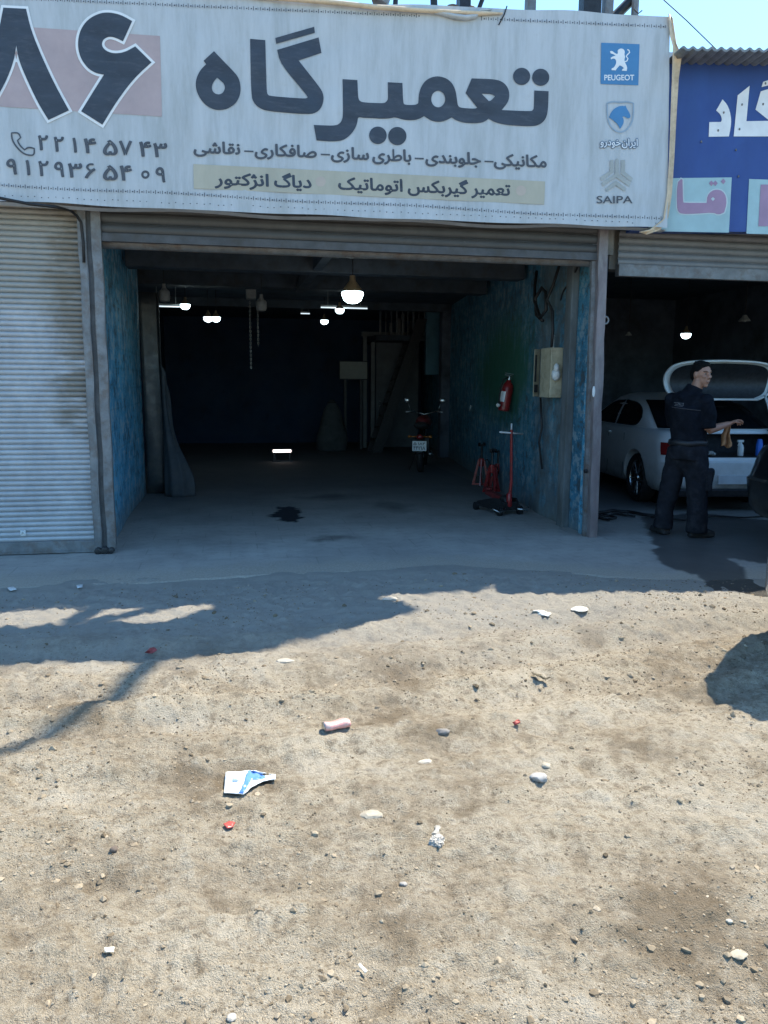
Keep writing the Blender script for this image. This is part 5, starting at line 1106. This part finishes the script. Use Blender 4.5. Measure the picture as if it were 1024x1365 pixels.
limb(mb, [(.025, 0, .945), (.025, 0, 1.05), (.015, 0, 1.2), (.01, 0, 1.32)], [.168, .170, .180, .182], 28)
limb(mb, [RS+Vector((-.03, .01, .0)), RS.lerp(RE, .5), RS.lerp(RE, .92)], [.078, .074, .071]); limb(mb, [LS+Vector((.03, -.01, 0)), LS.lerp(LE, .5), LS.lerp(LE, .95)], [.080, .074, .07]); mb.ell(RS+Vector((-.02, 0, -.01)), (.074, .074, .072), 16); mb.ell(LS+Vector((.02, 0, -.01)), (.080, .078, .074), 16)
mb.tube([(.0, .01, 1.38), (.02, .01, 1.43), (.06, .01, 1.525)], [.13, .095, .076], 18)
me = remesh(mb, .010, 3); wrinkle(me, .012, 9); 
o = link_mesh('shirt', me, SHIRT, man, 9)
m = MB(); m.tube([(.025+.176*math.cos(a), .15*math.sin(a)*1.15, .965+.004*math.sin(5*a)) for a in np.linspace(0, 2*PI, 30)], .018, 8, False, 1.6); m.build('belt', CABLE, man, 9)
# back print and seam
def back_pt(x, z):
    hit = o.ray_cast(Vector((x, -1, z)), Vector((0, 1, 0))); return (hit[1] if hit[0] else Vector((x, -.15, z)))+Vector((0, -.003, 0))
m = MB(); m.tube([back_pt(x, 1.315-.25*(x+.1)*.4) for x in np.linspace(-.15, .12, 9)], .004, 5); m.build('back_seam', M('grey_piping', (.05, .045, .05), .8), man)
m = MB()
for a, b in (((-.13, 1.365), (-.04, 1.36)), ((-.12, 1.35), (-.09, 1.349)), ((-.085, 1.345), (-.045, 1.342)), ((-.045, 1.36), (-.045, 1.335)), ((-.095, 1.365), (-.065, 1.34)), ((-.125, 1.336), (-.05, 1.33))): m.tube([back_pt(*a), back_pt((a[0]+b[0])/2, (a[1]+b[1])/2), back_pt(*b)], .0026, 5)
m.build('back_print', M('grey_back_print', (.14, .14, .15), .8), man)
mb = MB()   # trousers
limb(mb, [(.03, 0, .99), (.032, 0, .90), (.03, 0, .80)], [.166, .180, .172], 28); mb.ell((.022, .01, .78), (.14, .125, .13), 18)
limb(mb, [(.105, -.02, .90), (.116, -.02, .68), (.148, -.01, .45), (.160, -.015, .25), (.163, -.01, .055)], [.117, .114, .098, .092, .097], 20)
limb(mb, [(-.055, .04, .90), (-.082, .05, .68), (-.128, .06, .45), (-.152, .055, .25), (-.165, .05, .065)], [.113, .109, .094, .088, .092], 20)
mb.box((.255, -.01, .58), (.055, .15, .19), bev=.015); mb.box((.258, -.01, .675), (.062, .16, .05), bev=.012)
me = remesh(mb, .010, 3); wrinkle(me, .018, 8); link_mesh('trousers', me, TROUS, man, 9)
for ax, toe in (((.163, -.01), (.20, .09)), ((-.165, .05), (-.10, .14))):
    mb = MB(); a = Vector((ax[0], ax[1], 0)); d = Vector((toe[0], toe[1], 0)).normalized()
    mb.tube([a-d*.075+Vector((0, 0, .045)), a+d*.02+Vector((0, 0, .055)), a+d*.12+Vector((0, 0, .04)), a+d*.19+Vector((0, 0, .03))], [.042, .052, .046, .028], 14)
    mb.tube([a-d*.08+Vector((0, 0, .016)), a+d*.18+Vector((0, 0, .016))], [.042, .044], 14, True, .4); mb.tube([a+Vector((0, 0, .04)), a+Vector((0, 0, .14))], [.055, .055], 14)
    link_mesh('shoe', remesh(mb, .009, 3), RUBBER, man, 9)
# rag in his hands
m = MB(); rg = man.matrix_basis if False else Matrix.Translation(man.location) @ Matrix.Rotation(-brg, 4, 'Z')
def rag(u, v): return rg @ Vector((.385+.085*(u-.5)*(.55+.6*v)+.006*math.sin(9*v), .135+.03*math.sin(u*9+v*3)*(.3+v)-.02*v, 1.165-.24*v+.015*math.sin(u*7)))
m.grid(rag, 14, 18); o = m.build('rag', M('brown_rag', (.34, .175, .085), .9, 0, .3, 16), None, 9); md = o.modifiers.new('t', 'SOLIDIFY'); md.thickness = .006; apply_mods(o); tag(o, 'brown rag hanging from the hands of the man', 'rag')

# ------------------------------------------------------------------ litter and stones on the dirt
def gpt(x, y):
    p = gr(x, y); 
    for _ in range(6): p = gr(x, y, gh(p.x, p.y))
    return p
def rock(x, y, wpx, hr, col, label, name='stone', cat='stone', flat=1.0, seed=0, rz=0, rough=.9):
    p = gpt(x, y); d = (p-CAMP).dot(CF); r = wpx/2*d/FPX; bm = bmesh.new(); bmesh.ops.create_icosphere(bm, subdivisions=3, radius=1); R = np.random.default_rng(seed)
    ax = R.standard_normal((9, 3)); ax /= np.linalg.norm(ax, axis=1)[:, None]; dd = R.uniform(.62, .95, 9)
    for v in bm.verts:
        c = np.array(v.co); k = 1.0
        for a, q in zip(ax, dd):
            t_ = c@a
            if t_ > q: k = min(k, q/t_)
        v.co = v.co*k*(1+.03*R.standard_normal())
    m = MB(); m.merge(bm, lambda q: Matrix.Rotation(rz, 3, 'Z') @ Vector((q.x*r, q.y*r*flat, q.z*r*hr)))
    o = m.build(name, M('mat_'+name, col, rough, 0, .15, 60, tuple(c*.6 for c in col), .4, 40), None, .6); o.location = (p.x, p.y, p.z+r*hr*.45); return tag(o, label, cat)
rock(718, 1040, 27, .50, (.34, .33, .32), 'largest grey stone out on the open dirt, shaded on one side', seed=3, flat=.75)
rock(772, 813, 25, .22, (.58, .57, .53), 'flat round white stone near the edge of the shade', seed=5, flat=.9)
rock(495, 1088, 33, .24, (.36, .325, .26), 'flat pale stone on the dirt below the pink can', seed=8, flat=.7)
rock(309, 1358, 13, .7, (.46, .42, .36), 'small round white pebble at the bottom edge of the yard', seed=9)
rock(972, 1229, 11, .5, (.42, .39, .33), 'small white chip of stone beside the broken plate of clay', seed=11, flat=.7)
rock(538, 1180, 11, .6, (.30, .285, .265), 'grey pebble just below the crumpled plastic', seed=12)
rock(590, 977, 20, .5, (.20, .19, .18), 'dark stone lying a little way from the pink can', seed=14, flat=.7)
rock(728, 1021, 15, .4, (.40, .36, .29), 'tan stone just behind the largest grey stone', seed=15)
rock(152, 1134, 11, .8, (.13, .10, .08), 'dark brown clod lying alone under the white and blue paper', seed=16)
rock(567, 1016, 20, .2, (.44, .40, .33), 'pale flake of stone below the dark stone', seed=18, flat=.6)
rock(985, 1273, 24, .2, (.36, .32, .25), 'broken plate of pale clay at the edge of the yard', seed=19, flat=.8)
rock(520, 800, 21, .3, (.40, .375, .33), 'pale lump lying on the tip of the shadow edge', seed=21, flat=.7)
rock(380, 882, 26, .2, (.38, .35, .295), 'flat pale slab just below the shadow edge', seed=22, flat=.6)
def scrap(x, y, pts, mat_, name, label, cat, crump=.007, sub=None):
    """thin crumpled sheet: outline in photo pixels, laid on the dirt"""
    V, F = fill2d([pts]); m = MB()
    def fn(a, b): p = gpt(a, b); p.z += .006+.0016*(name in ('blue_print', 'pink_print'))+crump*(1+float(fbm(np.array([p.x*22]), np.array([p.y*22]), 2)[0])); return p
    lay(m, V, F, fn, 4); o = m.build(name, mat_, None, 9); md = o.modifiers.new('t', 'SOLIDIFY'); md.thickness = .0025; apply_mods(o); return tag(o, label, cat) if label else o
k6 = 8.533; S6 = lambda p: sc(p, 280, 1015, k6)
pap = scrap(0, 0, S6([(180, 158), (330, 150), (450, 140), (560, 145), (750, 180), (748, 238), (600, 265), (480, 335), (380, 412), (160, 402)]), M('white_paper', (.72, .75, .76), .6, 0, .04, 30), 'paper_wrapper', 'torn white and blue paper wrapper lying on the dirt', 'wrapper')
o = scrap(0, 0, S6([(440, 150), (520, 146), (585, 185), (640, 225), (600, 246), (470, 248), (430, 330), (375, 408), (330, 405), (385, 290), (405, 205)]), M('blue_print', (.08, .22, .55), .5, 0, .08, 30), 'blue_print', None, None, .0072); o.parent = pap
o = scrap(0, 0, S6([(478, 258), (590, 262), (520, 310), (480, 330), (462, 322)]), M('pink_print', (.62, .38, .34), .5, 0, .08, 30), 'pink_print', None, None, .0074); o.parent = pap
scrap(0, 0, [(298, 1102), (306, 1099), (314, 1101), (311, 1106), (303, 1108)], M('red_plastic', (.42, .07, .06), .4), 'plastic_scrap', 'small red plastic scrap under the white and blue paper', 'scrap')
scrap(0, 0, [(198, 868), (206, 866), (210, 870), (203, 874), (193, 873)], M('dull_red_plastic', (.28, .05, .05), .5), 'plastic_scrap', 'dull red scrap beside the thin curved shadow', 'scrap')
scrap(0, 0, [(683, 966), (692, 963), (694, 967), (686, 970)], M('dark_red_plastic', (.42, .06, .05), .5), 'plastic_scrap', 'tiny red scrap between the dark stone and the wrinkled dark leaf', 'scrap')
scrap(0, 0, [(709, 817), (722, 815), (735, 820), (731, 824), (714, 822)], M('white_card', (.66, .65, .62), .7), 'card_scrap', 'flat white card scrap next to the round white stone', 'scrap')
scrap(0, 0, [(10, 786), (18, 784), (23, 788), (14, 790)], WPLAST, 'card_scrap', 'white scrap in the shade in front of the closed shutter', 'scrap')
scrap(0, 0, [(102, 782), (111, 780), (110, 785), (103, 786)], WPLAST, 'card_scrap', 'white scrap in the shade under the double steel post', 'scrap')
scrap(0, 0, [(139, 1268), (153, 1268), (152, 1274), (140, 1274)], M('cream_card', (.66, .62, .52), .7), 'card_scrap', 'small cream rectangle of card on the dirt beside the tyre print', 'scrap')
scrap(0, 0, [(477, 1293), (480, 1291), (490, 1301), (487, 1304)], M('cream_stick', (.66, .62, .54), .7), 'card_scrap', 'short pale stick-like scrap lying slanted by itself', 'scrap')
scrap(0, 0, [(708, 901), (716, 902), (722, 908), (735, 910), (727, 914), (715, 909)], M('dry_leaf', (.10, .085, .055), .9), 'dry_leaf', 'wrinkled dark leaf lying on the sunlit dirt', 'leaf', .02)
# crushed can
p = gpt(449, 972); t = thing('crushed_can', 'crushed pink drink can lying on the sunlit dirt', 'can', (p.x, p.y, p.z+.022), .22)
m = MB(); prof = [(.020, -.060), (.026, -.055), (.028, -.03), (.025, 0), (.027, .03), (.028, .05), (.024, .060)]
m.lathe(prof, (0, 0, 0), 22, 'X')
for v in m.bm.verts: v.co.z *= .72+.12*math.sin(v.co.x*70); v.co.y += .004*math.sin(v.co.x*55)
m.build('can_body', M('pink_can', (.62, .30, .28), .45, .1, .2, 30, (.7, .62, .55), .45, 22), t, 9)
m = MB(); m.lathe([(.021, .0), (.022, .003), (.019, .005)], (-.064, 0, 0), 18, 'X'); m.build('can_end', CHROME, t)
# crumpled plastic bag
p = gpt(583, 1125); m = MB(); R = np.random.default_rng(4); bm = bmesh.new(); bmesh.ops.create_icosphere(bm, subdivisions=4, radius=1)
cr = R.standard_normal((40, 3)); cr /= np.linalg.norm(cr, axis=1)[:, None]; cf = R.uniform(-1, 1, 40)
for v in bm.verts:
    c = np.array(v.co); k = .62+.55*float(np.min(np.abs(cr@c+.35*cf)))*4; k = min(1.25, k)*(1+.10*R.standard_normal())
    v.co = Vector((c[0]*k*(.036+.012*c[1]), c[1]*k*.046+.012*c[0]*k, max(-.35, c[2])*k*.026))
m.merge(bm, lambda q: q+Vector((p.x, p.y, p.z+.008)))
m.tube([(p.x, p.y+.03, p.z+.016), (p.x+.014, p.y+.055, p.z+.020), (p.x+.024, p.y+.085, p.z+.010)], [.014, .007, .012], 6, True, .5)
o = m.build('plastic_bag', M('dirty_white_plastic', (.36, .345, .32), .45, 0, .25, 60, (.25, .22, .18), .5, 50)); tag(o, 'crumpled dirty white plastic bag on the dirt', 'bag')
